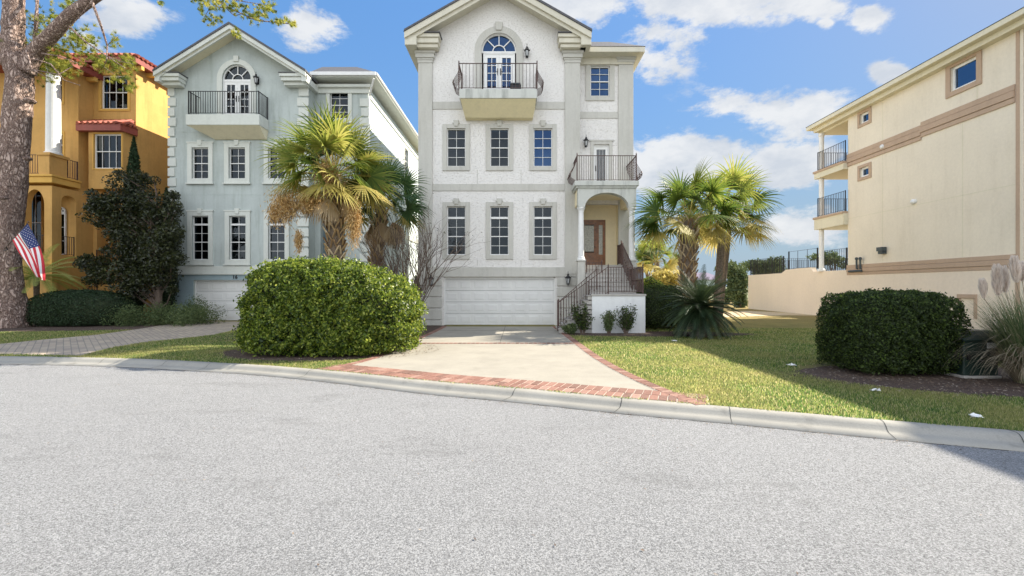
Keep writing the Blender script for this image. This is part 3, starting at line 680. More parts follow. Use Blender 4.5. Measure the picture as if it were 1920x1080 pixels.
rail(wh, (4.50, 19.6, 2.65), (4.50, 20.6, 2.65), .9, .08, 'bronze', .010, pr=.022)
belly_rail(ps, XP(1082), XP(1193), yp+.0, Y2-.02, pz1-.02, 1.08, nf=26)

# ------------------------------------------------------------ pale blue house
YB = 22.7; SB = F/YB
XB = lambda px: (px-CX)/SB
ZB = lambda py: CZ+(CY-py)/SB
bl = empty('pale_blue_house', (XB(446), YB, 0), 'pale blue stucco house with white quoins, a gable balcony and the number 16', 'house')
xl, xr = XB(318), XB(577)
gx = (XB(318)+XB(577))/2; SBo = F/(YB-.75); half = (577-290)/2/SBo; pitchb = .62
ZEb = CZ+(CY-132)/SBo-.05
bw = []
for px, pl_ in ((376, 376), (445, 446), (519, 519)):
    bw.append((XB(px-15.5), XB(px+15.5), ZB(335), ZB(277))); bw.append((XB(pl_-15.5), XB(pl_+15.5), ZB(487), ZB(405)))
garb = (XB(363), XB(547), 0, ZB(525))
acb = XB(444); arb = XB(471)-acb; azb = ZB(148)
dz0 = ZB(222)
w_ = MB(); gz = ZEb-.3
w_.wall(xl, xr, 0, gz, YB, YB+.3, bw+[garb, (acb-arb, acb+arb, dz0, gz)])
w_.spandrel(acb, arb, azb, arb, azb+arb, YB, YB+.3) if azb+arb > gz else None
gtop = lambda x: ZEb+(half-abs(x-gx))*pitchb-.14
zt = azb+arb
for a, b in zip([xl, acb-arb, gx, acb+arb, xr][:-1], [xl, acb-arb, gx, acb+arb, xr][1:]):
    inn = (a >= acb-arb-1e-6 and b <= acb+arb+1e-6)
    if zt > gz:
        base = zt if inn else gz
        w_.prism([(a, base), (b, base), (b, gtop(b)), (a, gtop(a))], YB, YB+.3)
    else:
        w_.prism([(a, gz), (b, gz), (b, gtop(b)), (a, gtop(a))], YB, YB+.3)
if zt <= gz: w_.spandrel(acb, arb, azb, arb, gz, YB, YB+.3)
w_.box(xl, xl+.3, YB+.3, YB+18, 0, ZEb-.2); w_.box(xr-.3, xr, YB+.3, YB+6, 0, ZEb-.2)
w_.build('wall', M['bstucco'], bl)
gable_roof(bl, gx-half, gx+half, YB-.75, YB+12, ZEb, pitchb, fas=.34, mat_fas='btrim', mat_sof='wcream')
for xa, xb in ((gx-half+.02, xl), (xr, gx+half-.02)): MB().box(min(xa, xb), max(xa, xb), YB-.66, YB+11, ZEb-.42, ZEb-.12).build('side_eave', M['btrim'], bl)
c = MB(); cs = MB()
for a, b in ((gx-half+.02, XB(352)), (XB(535), gx+half-.02)):
    c.box(a, b, YB-.62, YB-.05, ZEb-.16, ZEb); c.box(a+.05, b-.05, YB-.55, YB-.05, ZEb-.34, ZEb-.16); c.box(a+.12, b-.10, YB-.4, YB-.05, ZEb-.5, ZEb-.34); cs.box(a-.02, b+.04, YB-.66, YB-.02, ZEb, ZEb+.03)
c.split('cornice_return', M['btrim'], bl, bevel=.02); cs.split('return_flashing', M['shingle'], bl)
quoins(bl, XB(318)-.06, XB(331), (ZB(500), ZEb-.5), YB, side=-1, h=.50, gap=.09, ret=0)
quoins(bl, XB(558), XB(577)+.06, (ZB(500), ZEb-.5), YB, side=1, h=.50, gap=.09)
for k, (a, b, z0, z1) in enumerate(bw):
    window(bl, a, b, z0, z1, YB, trim='btrim', rows=4, meet=2, tw=.22, td=.06, sill='proud', key=True, ears=.04, transom=(z1-.42) if k % 2 else None, blind_top=.98 if k % 2 else .5, fw=.038)
for zz in (ZB(247), ZB(365)):
    MB().box(XB(331), XB(558), YB-.008, YB+.004, zz-.012, zz+.012).split('stucco_joint', M['bstucco'], bl)
ldg = MB(); ldg.box(xl-.05, xr+.1, YB-.06, YB+.01, ZB(511), ZB(499)); ldg.box(xl-.05, xr+.1, YB-.12, YB+.01, ZB(515), ZB(511)-.001); ldg.split('ledge', M['btrim'], bl, bevel=.01)
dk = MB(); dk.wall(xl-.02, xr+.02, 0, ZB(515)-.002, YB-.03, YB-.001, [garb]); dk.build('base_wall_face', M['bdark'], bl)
garage_door(bl, garb[0], garb[1], .01, garb[3]-.02, YB+.12, cols=7)
# house number 16
for i, ch in enumerate('16'):
    cu = bpy.data.curves.new('house_number', 'FONT'); cu.body = ch; cu.size = .24; cu.extrude = .012; cu.offset = .006
    to = bpy.data.objects.new('house_number_curve', cu); COL.objects.link(to); bpy.context.view_layer.update()
    me = bpy.data.meshes.new_from_object(to.evaluated_get(bpy.context.evaluated_depsgraph_get())); bpy.data.objects.remove(to)
    me.name = 'house_number'; me.materials.clear(); me.materials.append(M['iron'])
    no = link(me, 'house_number', bl); no.location = Vector((XB(437)+i*.13, YB-.045, ZB(522.5)))-ORG[bl.name]; no.rotation_euler = (R(90), 0, 0)
french_door(bl, XB(417), XB(471), dz0, azb-.07, YB, rows=4, glass='glass')
fan_light(bl, acb, azb, arb, YB, ribs=4, glass='glass')
tr = MB(); tr.ring(acb, azb, arb, arb+.25, YB-.05, YB+.01); tr.box(acb-arb-.25, acb-arb, YB-.05, YB+.01, dz0, azb); tr.box(acb+arb, acb+arb+.25, YB-.05, YB+.01, dz0, azb)
tr.box(acb-.12, acb+.12, YB-.1, YB+.01, azb+arb+.12, azb+arb+.4); tr.build('arch_trim', M['btrim'], bl)
yb = YB-.85; s_ = F/yb; q0, q1 = (348-CX)/s_, (486-CX)/s_; z1_ = CZ+(CY-214)/s_; z0_ = CZ+(CY-234)/s_
sl = MB(); sl.box(q0, q1, yb, YB-.001, z0_, z1_); bal = sl.build('balcony_slab', M['btrim'], bl, bevel=.015)
cv = MB(); cb = z0_-.45
cv.add([(q0+.03, yb+.03, z0_-.002), (q1-.03, yb+.03, z0_-.002), (q1-.03, YB-.001, z0_-.002), (q0+.03, YB-.001, z0_-.002), (q0+.9, YB-.1, cb), (q1-.1, YB-.1, cb), (q1-.1, YB-.001, cb), (q0+.9, YB-.001, cb)],
       [(0,1,2,3), (0,4,5,1), (1,5,6,2), (3,7,4,0), (7,6,5,4)])
cv.build('slab_underside', M['wcream'], bal)
rail(bal, (q0+.10, yb+.06, z1_), (q1-.06, yb+.06, z1_), 1.12, .115, 'iron', .014, pr=.02)
rail(bal, (q0+.10, yb+.06, z1_), (q0+.10, YB-.02, z1_), 1.12, .115, 'iron', .014, posts=(False, False)); rail(bal, (q1-.06, yb+.06, z1_), (q1-.06, YB-.02, z1_), 1.12, .115, 'iron', .014, posts=(False, True))
lantern(bl, XB(484), YB, ZB(154), 1.05); lantern(bl, XB(334), YB-.03, ZB(537), 1.25, mat='blind')
# recessed wing on the right
Y3 = 23.5; S3 = F/Y3; X3 = lambda px: (px-CX)/S3; Z3 = lambda py: CZ+(CY-py)/S3
wx1 = X3(690); ze3 = Z3(163); dwin = (X3(619), X3(653), Z3(222), Z3(171)); ent = (X3(601), X3(647), 0, Z3(398)); gp = (X3(664), X3(688), 0, 0)
w3 = MB(); w3.wall(xr-.02, wx1, 0, ze3, Y3, Y3+.3, [dwin, ent]); w3.build('wing_wall', M['bstucco'], bl)
window(bl, *dwin, Y3, trim='btrim', rows=4, meet=2, tw=.2, td=.06, sill='proud', key=False, blind_top=1)
er = MB(); er.box(ent[0]-.2, ent[0], Y3+.3, Y3+2, 0, 5.6); er.box(ent[1], ent[1]+.2, Y3+.3, Y3+2, 0, 5.6); er.box(ent[0], ent[1], Y3+2, Y3+2.2, 0, 5.6); er.box(ent[0], ent[1], Y3+.3, Y3+2, 5.55, 5.7); er.split('entry_recess', M['bdark'], bl)
MB().box(ent[1]-.75, ent[1]-.08, Y3+1.9, Y3+2-.001, 2.6, 4.9).build('entry_door', M['dark'], bl)
quoins(bl, X3(675), wx1+.05, (0, ze3-.35), Y3, side=1, h=.50, gap=.09, d=.06, ret=.02)
TR = Matrix.Translation((wx1, 0, 0)) @ Matrix.Rotation(R(90), 4, 'Z')      # local x -> +y, outward -y -> +x
swb = (31.0, 31.9, 9.65, 11.2)
w4 = MB(TR); w4.wall(Y3+.3, 41, 0, ze3, 0, .3, [swb]); w4.build('side_wall', M['bside'], bl)
window(bl, *swb, 0, T=TR, trim='btrim', rows=4, meet=2, tw=.18, td=.05, sill='proud', key=False)
sj = MB(TR); sj.box(Y3+.3, 41, -.06, .01, 5.0, 5.3); sj.box(Y3+.3, 41, -.05, .01, ze3-.5, ze3-.30); sj.split('side_band', M['btrim'], bl)
hip_roof(bl, xr-.02, wx1+.62, Y3-.6, 42, Z3(150)+.12, 1.0, gut='btrim')
ew = MB(); ew.box(xr-.0, wx1+.1, Y3-.1, Y3+.01, ze3-.35, ze3-.1); ew.box(xr-.0, wx1+.2, Y3-.25, Y3+.01, ze3-.1, ze3+.05); ew.build('cornice', M['btrim'], bl, bevel=.01)
gt = MB(); gt.tube([(wx1+.60, Y3-.62, Z3(150)+.04), (wx1+.60, 42, Z3(150)+.04)], .09, 8); gt.box(xr+.05, wx1+.6, Y3-.70, Y3-.60, Z3(150)-.06, Z3(150)+.11); gt.build('gutter', M['pwhite'], bl)
dp = MB(); dp.tube([(wx1+.5, Y3-.62, ze3+.15), (wx1+.10, Y3-.1, ze3-.5), (wx1+.10, Y3-.1, 0)], .045, 8); dp.build('pipe_or_shade_strip', M['pwhite'], bl)

# ------------------------------------------------------------ ochre house
Y4 = 23.7; S4 = F/Y4; X4 = lambda px: (px-CX)/S4; Z4 = lambda py: CZ+(CY-py)/S4
yh = empty('ochre_house', (X4(160), Y4, 0), 'ochre yellow house with red tiled eaves, a white column and an arched porch', 'house')
bx1 = X4(255); bx0 = X4(175); zo = Z4(122)
upw = (X4(190), X4(240), Z4(204), Z4(141)); low = (X4(182), X4(233), 2.6, Z4(400))
w_ = MB(); w_.wall(bx0-.6, bx1, 0, zo, Y4, Y4+.3, [upw, low]); w_.build('wall', M['ystucco'], yh)
rb_ = MB(); rb_.box(low[0]-1.2, low[1]+.3, Y4+1.2, Y4+1.3, 2.2, low[3]+.6); rb_.box(low[0]-.25, low[0]-.05, Y4+.3, Y4+1.2, 2.2, low[3]+.6); rb_.box(low[1]+.05, low[1]+.25, Y4+.3, Y4+1.2, 2.2, low[3]+.6); rb_.box(low[0]-.05, low[1]+.05, Y4+.3, Y4+1.2, low[3]+.05, low[3]+.25); rb_.box(low[0]-.05, low[1]+.05, Y4+.3, Y4+1.2, 2.4, 2.58); rb_.build('recess', M['ystucco'], yh)
TRy = Matrix.Translation((bx1, 0, 0)) @ Matrix.Rotation(R(90), 4, 'Z')
MB(TRy).wall(Y4+.3, Y4+16, 0, zo, 0, .3).build('side_wall', M['ystucco'], yh)
def tile_eave(x0, x1, y0, y1, z, drop=.30, hip=1.6, rise=.75):
    m_ = MB(); m_.add([(x0, y0, z), (x1, y0, z), (x1, y1, z), (x0, y1, z), (x0, y0+hip, z+rise), (x1-hip, y0+hip, z+rise), (x1-hip, y1, z+rise), (x0, y1, z+rise)], [(0,1,5,4), (1,2,6,5), (4,5,6,7), (3,2,1,0)])
    n1_ = int((x1-x0)/.28); n2_ = int((y1-y0)/.28)
    for k in range(n1_):
        m_.rv = random.random(); x = x0+.14+k*.28; e = min(1, max(.05, (x1-x)/hip)); m_.tube([(x, y0-.05, z+.05), (x, y0+hip*e, z+rise*e+.05)], .085, 6)
    for k in range(n2_):
        m_.rv = random.random(); y = y0+.14+k*.28; e = min(1, max(.05, (y-y0)/hip)); m_.tube([(x1+.05, y, z+.05), (x1-hip*e, y, z+rise*e+.05)], .085, 6)
    o = m_.build('tile_roof', M['redtile'], yh)
    f = MB(); f.box(x0, x1-.03, y0+.03, y1, z-drop, z-.01); f.build('fascia', M['redtrim'], o)
    br = MB()
    for k in range(int((y1-y0)/.8)): br.box(x1-.55, x1-.04, y0+.4+k*.8, y0+.58+k*.8, z-drop-.2, z-drop-.002)
    br.split('rafter_tails', M['ytrim'], o)
    return o
tile_eave(bx0-.8, bx1+.45, Y4-.55, Y4+12, zo+.20)
window(yh, *upw, Y4, cols=4, rows=2, meet=1, trim='ytrim', tw=.12, td=.04, key=False, blind='curtain', blind_top=.0, fw=.06)
# bay with its own tiled roof
yb_ = 22.95; s_ = F/yb_; ax0, ax1 = (166-CX)/s_, (231-CX)/s_; bz0, bz1 = CZ+(CY-354)/s_, CZ+(CY-236)/s_
bwn = ((176-CX)/s_, (228-CX)/s_, CZ+(CY-316)/s_, CZ+(CY-251)/s_)
b_ = MB(); b_.wall(ax0, ax1, bz0, bz1, yb_, yb_+.2, [bwn])
b_.box(ax1-.2, ax1, yb_+.2, Y4-.001, bz0, bz1); b_.box(ax0, ax0+.2, yb_+.2, Y4-.001, bz0, bz1); b_.box(ax0+.2, ax1-.2, yb_+.45, Y4-.001, bz0, bz1)
b_.box(ax0+.2, ax1-.2, yb_+.2, yb_+.449, bz0, bz0+.1)
bay = b_.build('bay', M['ystucco'], yh)
window(bay, *bwn, yb_, cols=4, rows=2, meet=1, trim='ytrim', tw=.06, td=.03, key=False, blind=None, fw=.06)
cu = MB(); cu.box(bwn[0]+.5, bwn[0]+.95, yb_+.22, yb_+.24, bwn[2], bwn[3]); cu.box(bwn[0]+.05, bwn[0]+.2, yb_+.22, yb_+.24, bwn[2], bwn[3]); cu.split('curtain', M['curtain'], bay)
br_ = MB(); rz = bz1+.0
br_.add([(ax0-.4, yb_-.3, rz), (ax1+.15, yb_-.3, rz), (bx1+.3, Y4-.2, rz), (bx1+.1, Y4-.001, rz), (ax0-.4, Y4-.001, rz), (ax0-.4, Y4-.001, rz+.5), (ax1-.1, Y4-.001, rz+.5), (bx1-.2, Y4-.001, rz+.32)],
        [(0,1,6,5), (1,2,7,6), (2,3,7), (4,3,2,1,0)])
for k in range(8):
    br_.rv = random.random(); x = ax0-.25+k*.26; br_.tube([(x, yb_-.33, rz+.04), (x, Y4-.05, rz+.52)], .08, 6)
for k in range(3):
    t = .2+k*.3; p = Vector((ax1+.15, yb_-.3, rz+.04)).lerp(Vector((bx1+.3, Y4-.2, rz+.04)), t); q = Vector((ax1-.1, Y4-.02, rz+.52)).lerp(Vector((bx1-.2, Y4-.02, rz+.34)), t); br_.tube([p, q], .075, 6)
bro = br_.build('bay_tile_roof', M['redtile'], bay)
bf = MB(); bf.box(ax0-.38, ax1+.1, yb_-.28, yb_-.002, rz-.32, rz-.01); bf.prism([(ax1+.101, yb_-.28), (bx1+.26, Y4-.2), (bx1+.05, Y4-.003), (ax1+.101, yb_-.003)], rz-.32, rz-.01, 'z'); bf.build('fascia', M['redtrim'], bro)
# left block with two storey porch
Y5 = 22.9; S5 = F/Y5; X5 = lambda px: (px-CX)/S5; Z5 = lambda py: CZ+(CY-py)/S5
lx1 = X5(147); lx0 = lx1-9
h5 = [(X5(92), X5(117), Z5(192), Z5(125)), (X5(92), X5(118), Z5(292), Z5(250)), (X5(-15), X5(9), Z5(292), Z5(250)), (X5(48), X5(78), 3.0, Z5(345))]
w_ = MB(); w_.wall(lx0, lx1, 0, 12.6, Y5, Y5+.3, h5); w_.box(lx1-.3, lx1, Y5+.3, Y4+.3, 0, 12.6); w_.build('left_wall', M['ystucco'], yh)
for hh in h5: window(yh, *hh, Y5, cols=2, rows=2, trim='ytrim', tw=.1, td=.03, key=False, blind=None, meet=1)
tile_eave(lx0, lx1+.5, 21.3, Y4+.5, 12.75)
ypch = 21.6; sp5 = F/ypch; XQ = lambda px: (px-CX)/sp5; ZQ = lambda py: CZ+(CY-py)/sp5
zb5 = ZQ(328); zb5b = ZQ(348); zfl = ZQ(478)
pf = MB(); c1 = (XQ(48)+XQ(82))/2; r1 = (XQ(82)-XQ(46))/2; zs1 = ZQ(385); rz1 = ZQ(355)-zs1
pf.wall(XQ(-120), lx1, 0, zs1, ypch, ypch+.3, [(c1-r1, c1+r1, zfl, zs1), (c1-r1-2.6, c1-2.6+r1, zfl, zs1)])
for cc in (c1, c1-2.6): pf.spandrel(cc, r1, zs1, rz1, zb5b, ypch, ypch+.3)
pf.box(XQ(-120), c1-2.6-r1, ypch, ypch+.3, zs1, zb5b); pf.box(c1-2.6+r1, c1-r1, ypch, ypch+.3, zs1, zb5b); pf.box(c1+r1, lx1, ypch, ypch+.3, zs1, zb5b)
pf.build('porch_front', M['ystucco'], yh)
TRp = Matrix.Translation((lx1, 0, 0)) @ Matrix.Rotation(R(90), 4, 'Z')
ps_ = MB(TRp); cy = (ypch+.45+Y5-.12)/2; ry = (Y5-.12-ypch-.45)/2; zt5 = ZQ(372)
ps_.wall(ypch+.3, Y5, 0, zt5, 0, .3, [(cy-ry, cy+ry, zfl, zt5)]); ps_.spandrel(cy, ry, zt5, .28, zb5b, 0, .3); ps_.box(ypch+.3, cy-ry, 0, .3, zt5, zb5b); ps_.box(cy+ry, Y5, 0, .3, zt5, zb5b)
ps_.build('porch_side', M['ystucco'], yh)
sb5 = MB(); sb5.box(XQ(-120), lx1+.12, ypch-.12, Y5-.001, zb5b+.12, zb5-.1); sb5.box(XQ(-120), lx1+.18, ypch-.18, Y5-.001, zb5-.1, zb5); sb5.build('terrace_slab', M['ytrim'], yh, bevel=.02)
MB().box(XQ(-120), lx1-.3, ypch+.3, Y5-.001, zfl-.2, zfl).build('porch_floor', M['ytrim'], yh)
MB().box(XQ(60), lx1+.1, ypch-.1, ypch-.001, zfl-.45, zfl-.2).build('string_course', M['ytrim'], yh)
pd = MB(); pd.box(XQ(77), lx1-.02, ypch-.1, ypch+.75, zb5, ZQ(292)); pd.box(XQ(74), lx1+.06, ypch-.16, ypch+.82, ZQ(292), ZQ(287)); pd.build('column_pedestal', M['ystucco'], yh)
co = MB(); cxc = (XQ(77)+lx1)/2; H = 12.5-ZQ(287)
co.lathe((cxc, ypch+.32, ZQ(287)), [(.34, 0), (.34, .08), (.29, .12), (.28, .2), (.27, H*.5), (.25, H-.3), (.3, H-.2), (.34, H-.1), (.34, H)], 24); co.build('column', M['pwhite'], yh)
rail(yh, (XQ(-60), ypch-.02, zb5), (XQ(76), ypch-.02, zb5), .95, .12, 'bronze', .012)
rail(yh, (lx1-.03, ypch+.78, zb5), (lx1-.03, Y5-.03, zb5), .95, .12, 'bronze', .012)
rail(yh, (XQ(48), ypch+.1, zfl), (XQ(84), ypch+.1, zfl), .95, .12, 'iron', .012); rail(yh, (lx1-.1, cy-ry, zfl), (lx1-.1, cy+ry, zfl), .95, .12, 'iron', .012)
# arched window seen through the porch side, set in the far wall of the porch
fan_light(yh, X5(117), Z5(398), .26, Y5-.2, glass='glass')
window(yh, X5(117)-.26, X5(117)+.26, zfl+.1, Z5(401), Y5-.2, trim=None, cols=2, rows=3, blind=None)
lantern(yh, X5(62), ypch+.9, ZQ(400), 1.6)
rail(yh, (low[0], Y4-.02, 2.6), (low[1], Y4-.02, 2.6), 1.0, .12, 'bronze', .012)
rail(yh, (X4(168), Y4-.9, .1), (X4(212), Y4-.9, 1.0), .95, .13, 'bronze', .012)

# ------------------------------------------------------------ tan building on the right: its long side faces the camera's line
XR = 17.8
tb = empty('tan_building', (XR, 20, 0), 'tan stucco building with brown bands, sloping roofline and stacked rear balconies', 'building')
TL = Matrix.Translation((XR, 0, 0)) @ Matrix.Rotation(R(-90), 4, 'Z')       # local x -> -y, local y (into the wall) -> +x
Dy = lambda px: F*XR/(px-CX)
Zd = lambda py, px: CZ+(CY-py)*Dy(px)/F
yA, yB_ = Dy(1590), Dy(1904)
zeav = 11.20
def wrect(pxl, pxr, pyt, pyb): # window centre rect -> local coordinates
    pm = (pxl+pxr)/2; return (-Dy(pxl), -Dy(pxr), Zd(pyb, pm), Zd(pyt, pm))
tw_ = [wrect(1783, 1832, 116, 162), wrect(1613, 1630, 211, 230), wrect(1613, 1630, 313, 331)]
w_ = MB(TL); w_.wall(-yA, -yB_, 0, zeav, 0, .3, tw_); w_.build('side_wall', M['tan'], tb)
w_ = MB(TL); w_.box(-yA, -yA+.3, .3, 10, 0, zeav); w_.box(-yB_, -yB_+.25, .002, .6, 0, zeav); w_.split('end_wall', M['tan'], tb)
TL2 = Matrix.Translation((XR+.42, 0, 0)) @ Matrix.Rotation(R(-90), 4, 'Z')
w_ = MB(TL2); w_.wall(-yB_+.25, -7.5, 0, zeav, 0, .3, [(-15.35, -14.2, 9.0, 10.1)]); w_.box(-7.8, -7.5, .3, 10, 0, zeav); w_.split('front_side_wall', M['tan'], tb)
window(tb, -15.35, -14.2, 9.0, 10.1, 0, T=TL2, cols=1, rows=1, trim='brown', tw=.22, td=.05, key=False, blind=None, fw=.08, glass='gpale')
for k, hh in enumerate(tw_): window(tb, *hh, 0, T=TL, cols=1, rows=1, trim='brown', tw=.15 if k else .20, td=.05, key=False, blind=None, fw=.09, glass='gpale')
bd = MB(TL)
zl = Zd(311, 1590); zh = Zd(291, 1590)
def band(za, zb, T_, xa, xb, mb):
    mb.box(xa, xb, -.05, .01, za, za+(zb-za)*.28); mb.box(xa, xb, -.08, .01, za+(zb-za)*.30, za+(zb-za)*.66); mb.box(xa, xb, -.06, .01, za+(zb-za)*.68, zb)
b1 = (Zd(311, 1590)-.05, Zd(290, 1590)); b3 = (Zd(516, 1590), Zd(498, 1590)+.02)
xm = -Dy(1728)
band(b1[0], b1[1], TL, -yA-.03, xm, bd); band(b1[0]+.12, b1[1]+.12, TL, xm+.001, -yB_, bd); band(b3[0], b3[1], TL, -yA-.03, -yB_, bd)
bd.split('band_course', M['brown'], tb, bevel=.01)
bd = MB(TL2); band(b1[0]+.12, b1[1]+.12, TL2, -yB_+.26, -7.5, bd); band(b1[0]-.75, b1[0]-.05, TL2, -yB_+.26, -7.5, bd); band(b3[0], b3[1], TL2, -yB_+.26, -7.5, bd); bd.box(-yB_+.26, -7.5, -.04, .01, 4.75, 5.2); bd.split('band_course', M['brown'], tb)
lw_ = MB(TL); lw_.box(-yA, -yB_, -.03, .01, 0, b3[0]-.001); lw_.build('plinth_face', M['tanlow'], tb)
jn = MB(TL)
for px, a, b in ((1655, b1[1]+.02, zeav-.3), (1655, b3[1]+.01, b1[0]-.01), (1805, b3[1]+.01, b1[0]+.05), (1832, b1[1]+.15, zeav-.2), (1612, b1[1]+.02, 7.9)): jn.box(-Dy(px)-.012, -Dy(px)+.012, -.006, .002, a, b)
jn.box(-yA, -yB_, -.006, .002, 5.35, 5.375); jn.split('stucco_joint', M['tancream'], tb)
# basement window frame low on the wall
bf = MB(TL); xa, xb = -Dy(1803), -Dy(1829); bf.box(xa-.1, xa, -.08, 0, .45, 1.25); bf.box(xb, xb+.1, -.08, 0, .45, 1.25); bf.box(xa-.1, xb+.1, -.1, 0, 1.25, 1.4); bf.build('vent_frame', M['brown'], tb)
# roof
rf = MB(); ex = XR-.62; yR = 27.25
rf.add([(ex, yR, zeav+.02), (ex, 7.0, zeav+.02), (XR+11, 7.0, zeav+.02), (XR+11, yR, zeav+.02), (XR+4.5, yR-5.1, zeav+1.5), (XR+4.5, 12.1, zeav+1.5)], [(0,3,2,1), (0,1,5,4), (1,2,5), (2,3,4,5), (3,0,4)])
rf = rf.build('roof', M['shingle'], tb)
fa = MB(); fa.box(ex+.03, XR+10.9, 7.05, yR-.03, zeav-.20, zeav+.015); fa.build('fascia', M['tancream'], rf, bevel=.02)
so_ = MB(); so_.box(ex+.30, XR+.06, 7.5, yR-.3, zeav-.40, zeav-.201); so_.build('frieze', M['tancream'], rf)
# rear balconies
pxb = lambda px: (px-CX)*26.7/F
for (pt_, pb_) in ((322, 336), (408, 431)):
    zt = CZ+(CY-pt_)*26.9/F; zb = CZ+(CY-pb_)*26.9/F
    s5 = MB(); s5.box(XR-.25, XR+8, yA+.001, 27.0, zb, zt-.12); s5.build('balcony_slab', M['tancream'], tb)
    s6 = MB(); s6.box(XR-.3, XR+8, yA+.002, 27.06, zt-.119, zt); s6.build('slab_edge', M['brown'], tb)
    rail(tb, (XR-.12, 26.85, zt), (XR-.12, yA+.03, zt), 1.1, .13, 'iron', .012, top=.015); rail(tb, (XR-.12, 26.85, zt), (XR+7.5, 26.85, zt), 1.1, .13, 'iron', .012, top=.015)
MB().box(XR+.02, XR+8, yA+.01, 27.0, zeav-.5, zeav-.21).build('porch_beam', M['tancream'], tb)
for x in (XR+.02, XR+3.6, XR+7.2): MB().lathe((x, 26.75, 2.6), [(.2, 0), (.2, .12), (.13, .16), (.13, 7.9), (.16, 7.95), (.16, 8.1)], 14).build('column', M['pwhite'], tb)
# raised terrace
yT = Dy(1403); yS = Dy(1470)
tr_ = MB(TL); z1a = Zd(516, 1403); z1b = Zd(506, 1590)
pts = [(-yT, 0), (-yT, z1a), (-yS-.3, z1a+.02), (-yS+.2, z1b+.22), (-yS+1.5, z1b+.26), (-Dy(1520), z1b+.26), (-Dy(1524), z1b), (-yA-.001, z1b), (-yA-.001, 0)]
tr_.prism(pts, 0, .3); tr_.build('terrace_wall', M['tanlow'], tb)
MB().box(XR+.3, XR+9, yA+.3, yT, 0, z1a-.1).build('terrace_fill', M['concrete'], tb)
rail(tb, (XR+.15, yT-.1, z1a), (XR+.15, yS+.3, z1a), 1.15, .13, 'iron', .012, top=.012, pr=.03); rail(tb, (XR+.15, yS-.3, z1b+.2), (XR+.15, 27.3, z1b+.2), 1.2, 1.1, 'iron', .014, top=.012, pr=.03)
rail(tb, (XR+.4, yT-.1, z1a), (XR+8, yT-.1, z1a), 1.15, .13, 'iron', .012, top=.012, pr=.03)
rail(tb, (XR+.15, 27.1, z1b), (XR+.15, yA+.3, z1b), 1.2, .14, 'iron', .012, top=.012, pr=.03); rail(tb, (XR+.6, 33.0, z1b), (XR+9, 33.0, z1b), 1.15, .14, 'iron', .012, top=.012)
# small fixtures on the wall
x_ = -Dy(1658); z_ = Zd(470, 1658); m_ = MB(TL); m_.box(x_-.14, x_+.14, -.04, 0, z_-.16, z_+.16); m_.box(x_-.17, x_+.17, -.26, -.04, z_-.02, z_+.17); m_.box(x_-.12, x_+.12, -.22, -.04, z_-.16, z_-.021); m_.build('wall_lamp', M['blind'], tb)
for px, py, T_ in ((1657, 275, .2), (1715, 378, .17)):
    x_ = -Dy(px); z_ = Zd(py, px); m_ = MB(TL @ Matrix.Translation((x_, 0, z_)) @ Matrix.Rotation(R(90), 4, 'X')); m_.lathe((0, 0, 0), [(.11, 0), (.11, .1), (.07, .15), (.02, .17)], 14); m_.build('round_vent', M['pwhite'], tb)
for px in (1611, 1618):
    x_ = -Dy(px); z_ = Zd(502, px); m_ = MB(TL); m_.tube([(x_, -.02, z_-.05), (x_, -.14, z_-.05), (x_, -.14, z_+.42)], .045, 8); m_.lathe((x_, -.14, z_+.42), [(.075, 0), (.075, .1), (.03, .13)], 10); m_.build('vent_pipe', M['blind'], tb)
m_ = MB(TL); m_.tube([(-yA+.2, -.1, b3[0]+.2), (-Dy(1620), -.1, b3[0]+.2)], .06, 8); m_.build('pipe_run', M['blind'], tb)
dp = MB(TL); dp.box(-yB_+.02, -yB_+.14, -.02, .06, 0, zeav-.3); dp.build('pipe_or_shade_strip', M['brown'], tb, bevel=.01)  # brown strip painted in for the dark shade at the wall step

# ------------------------------------------------------------ ground, road, kerb, drives
def sheet(name, pts, z, mat, kind='structure', th=0):
    m_ = MB(); m_.add([(p[0], p[1], z) for p in pts], [tuple(range(len(pts)))])
    o = m_.build(name, mat); tag(o, kind=kind)
    if o.data.polygons[0].normal.z < 0: o.data.flip_normals()
    return o
def asphalt():
    m, n, l, b = mk('worn_asphalt'); b.inputs['Roughness'].default_value = .93; b.inputs['Specular IOR Level'].default_value = .25
    f1 = noise(n, l, 76, 4, .85); c = ramp(n, l, f1, [(.38, (.035, .036, .038)), (.48, (.20, .203, .207)), (.60, (.46, .463, .468))])
    f2 = noise(n, l, .6, 6, .65); c = mixc(n, l, .34, c, ramp(n, l, f2, [(.3, (.205, .208, .212)), (.7, (.272, .274, .277))]))
    f3 = noise(n, l, .9, 6, .75, mapscale=(.55, 1.5, 1)); c = mixc(n, l, ramp(n, l, f3, [(.55, (0, 0, 0)), (.74, (.55, .55, .55))]), c, (.13, .13, .13, 1))
    f4 = noise(n, l, 30, 4, .7); c = mixc(n, l, ramp(n, l, f4, [(.66, (0, 0, 0)), (.70, (.8, .8, .8))]), c, (.09, .09, .09, 1))
    l.new(c, b.inputs['Base Color']); bump(n, l, b, noise(n, l, 90, 4, .8), .9, .012); return m
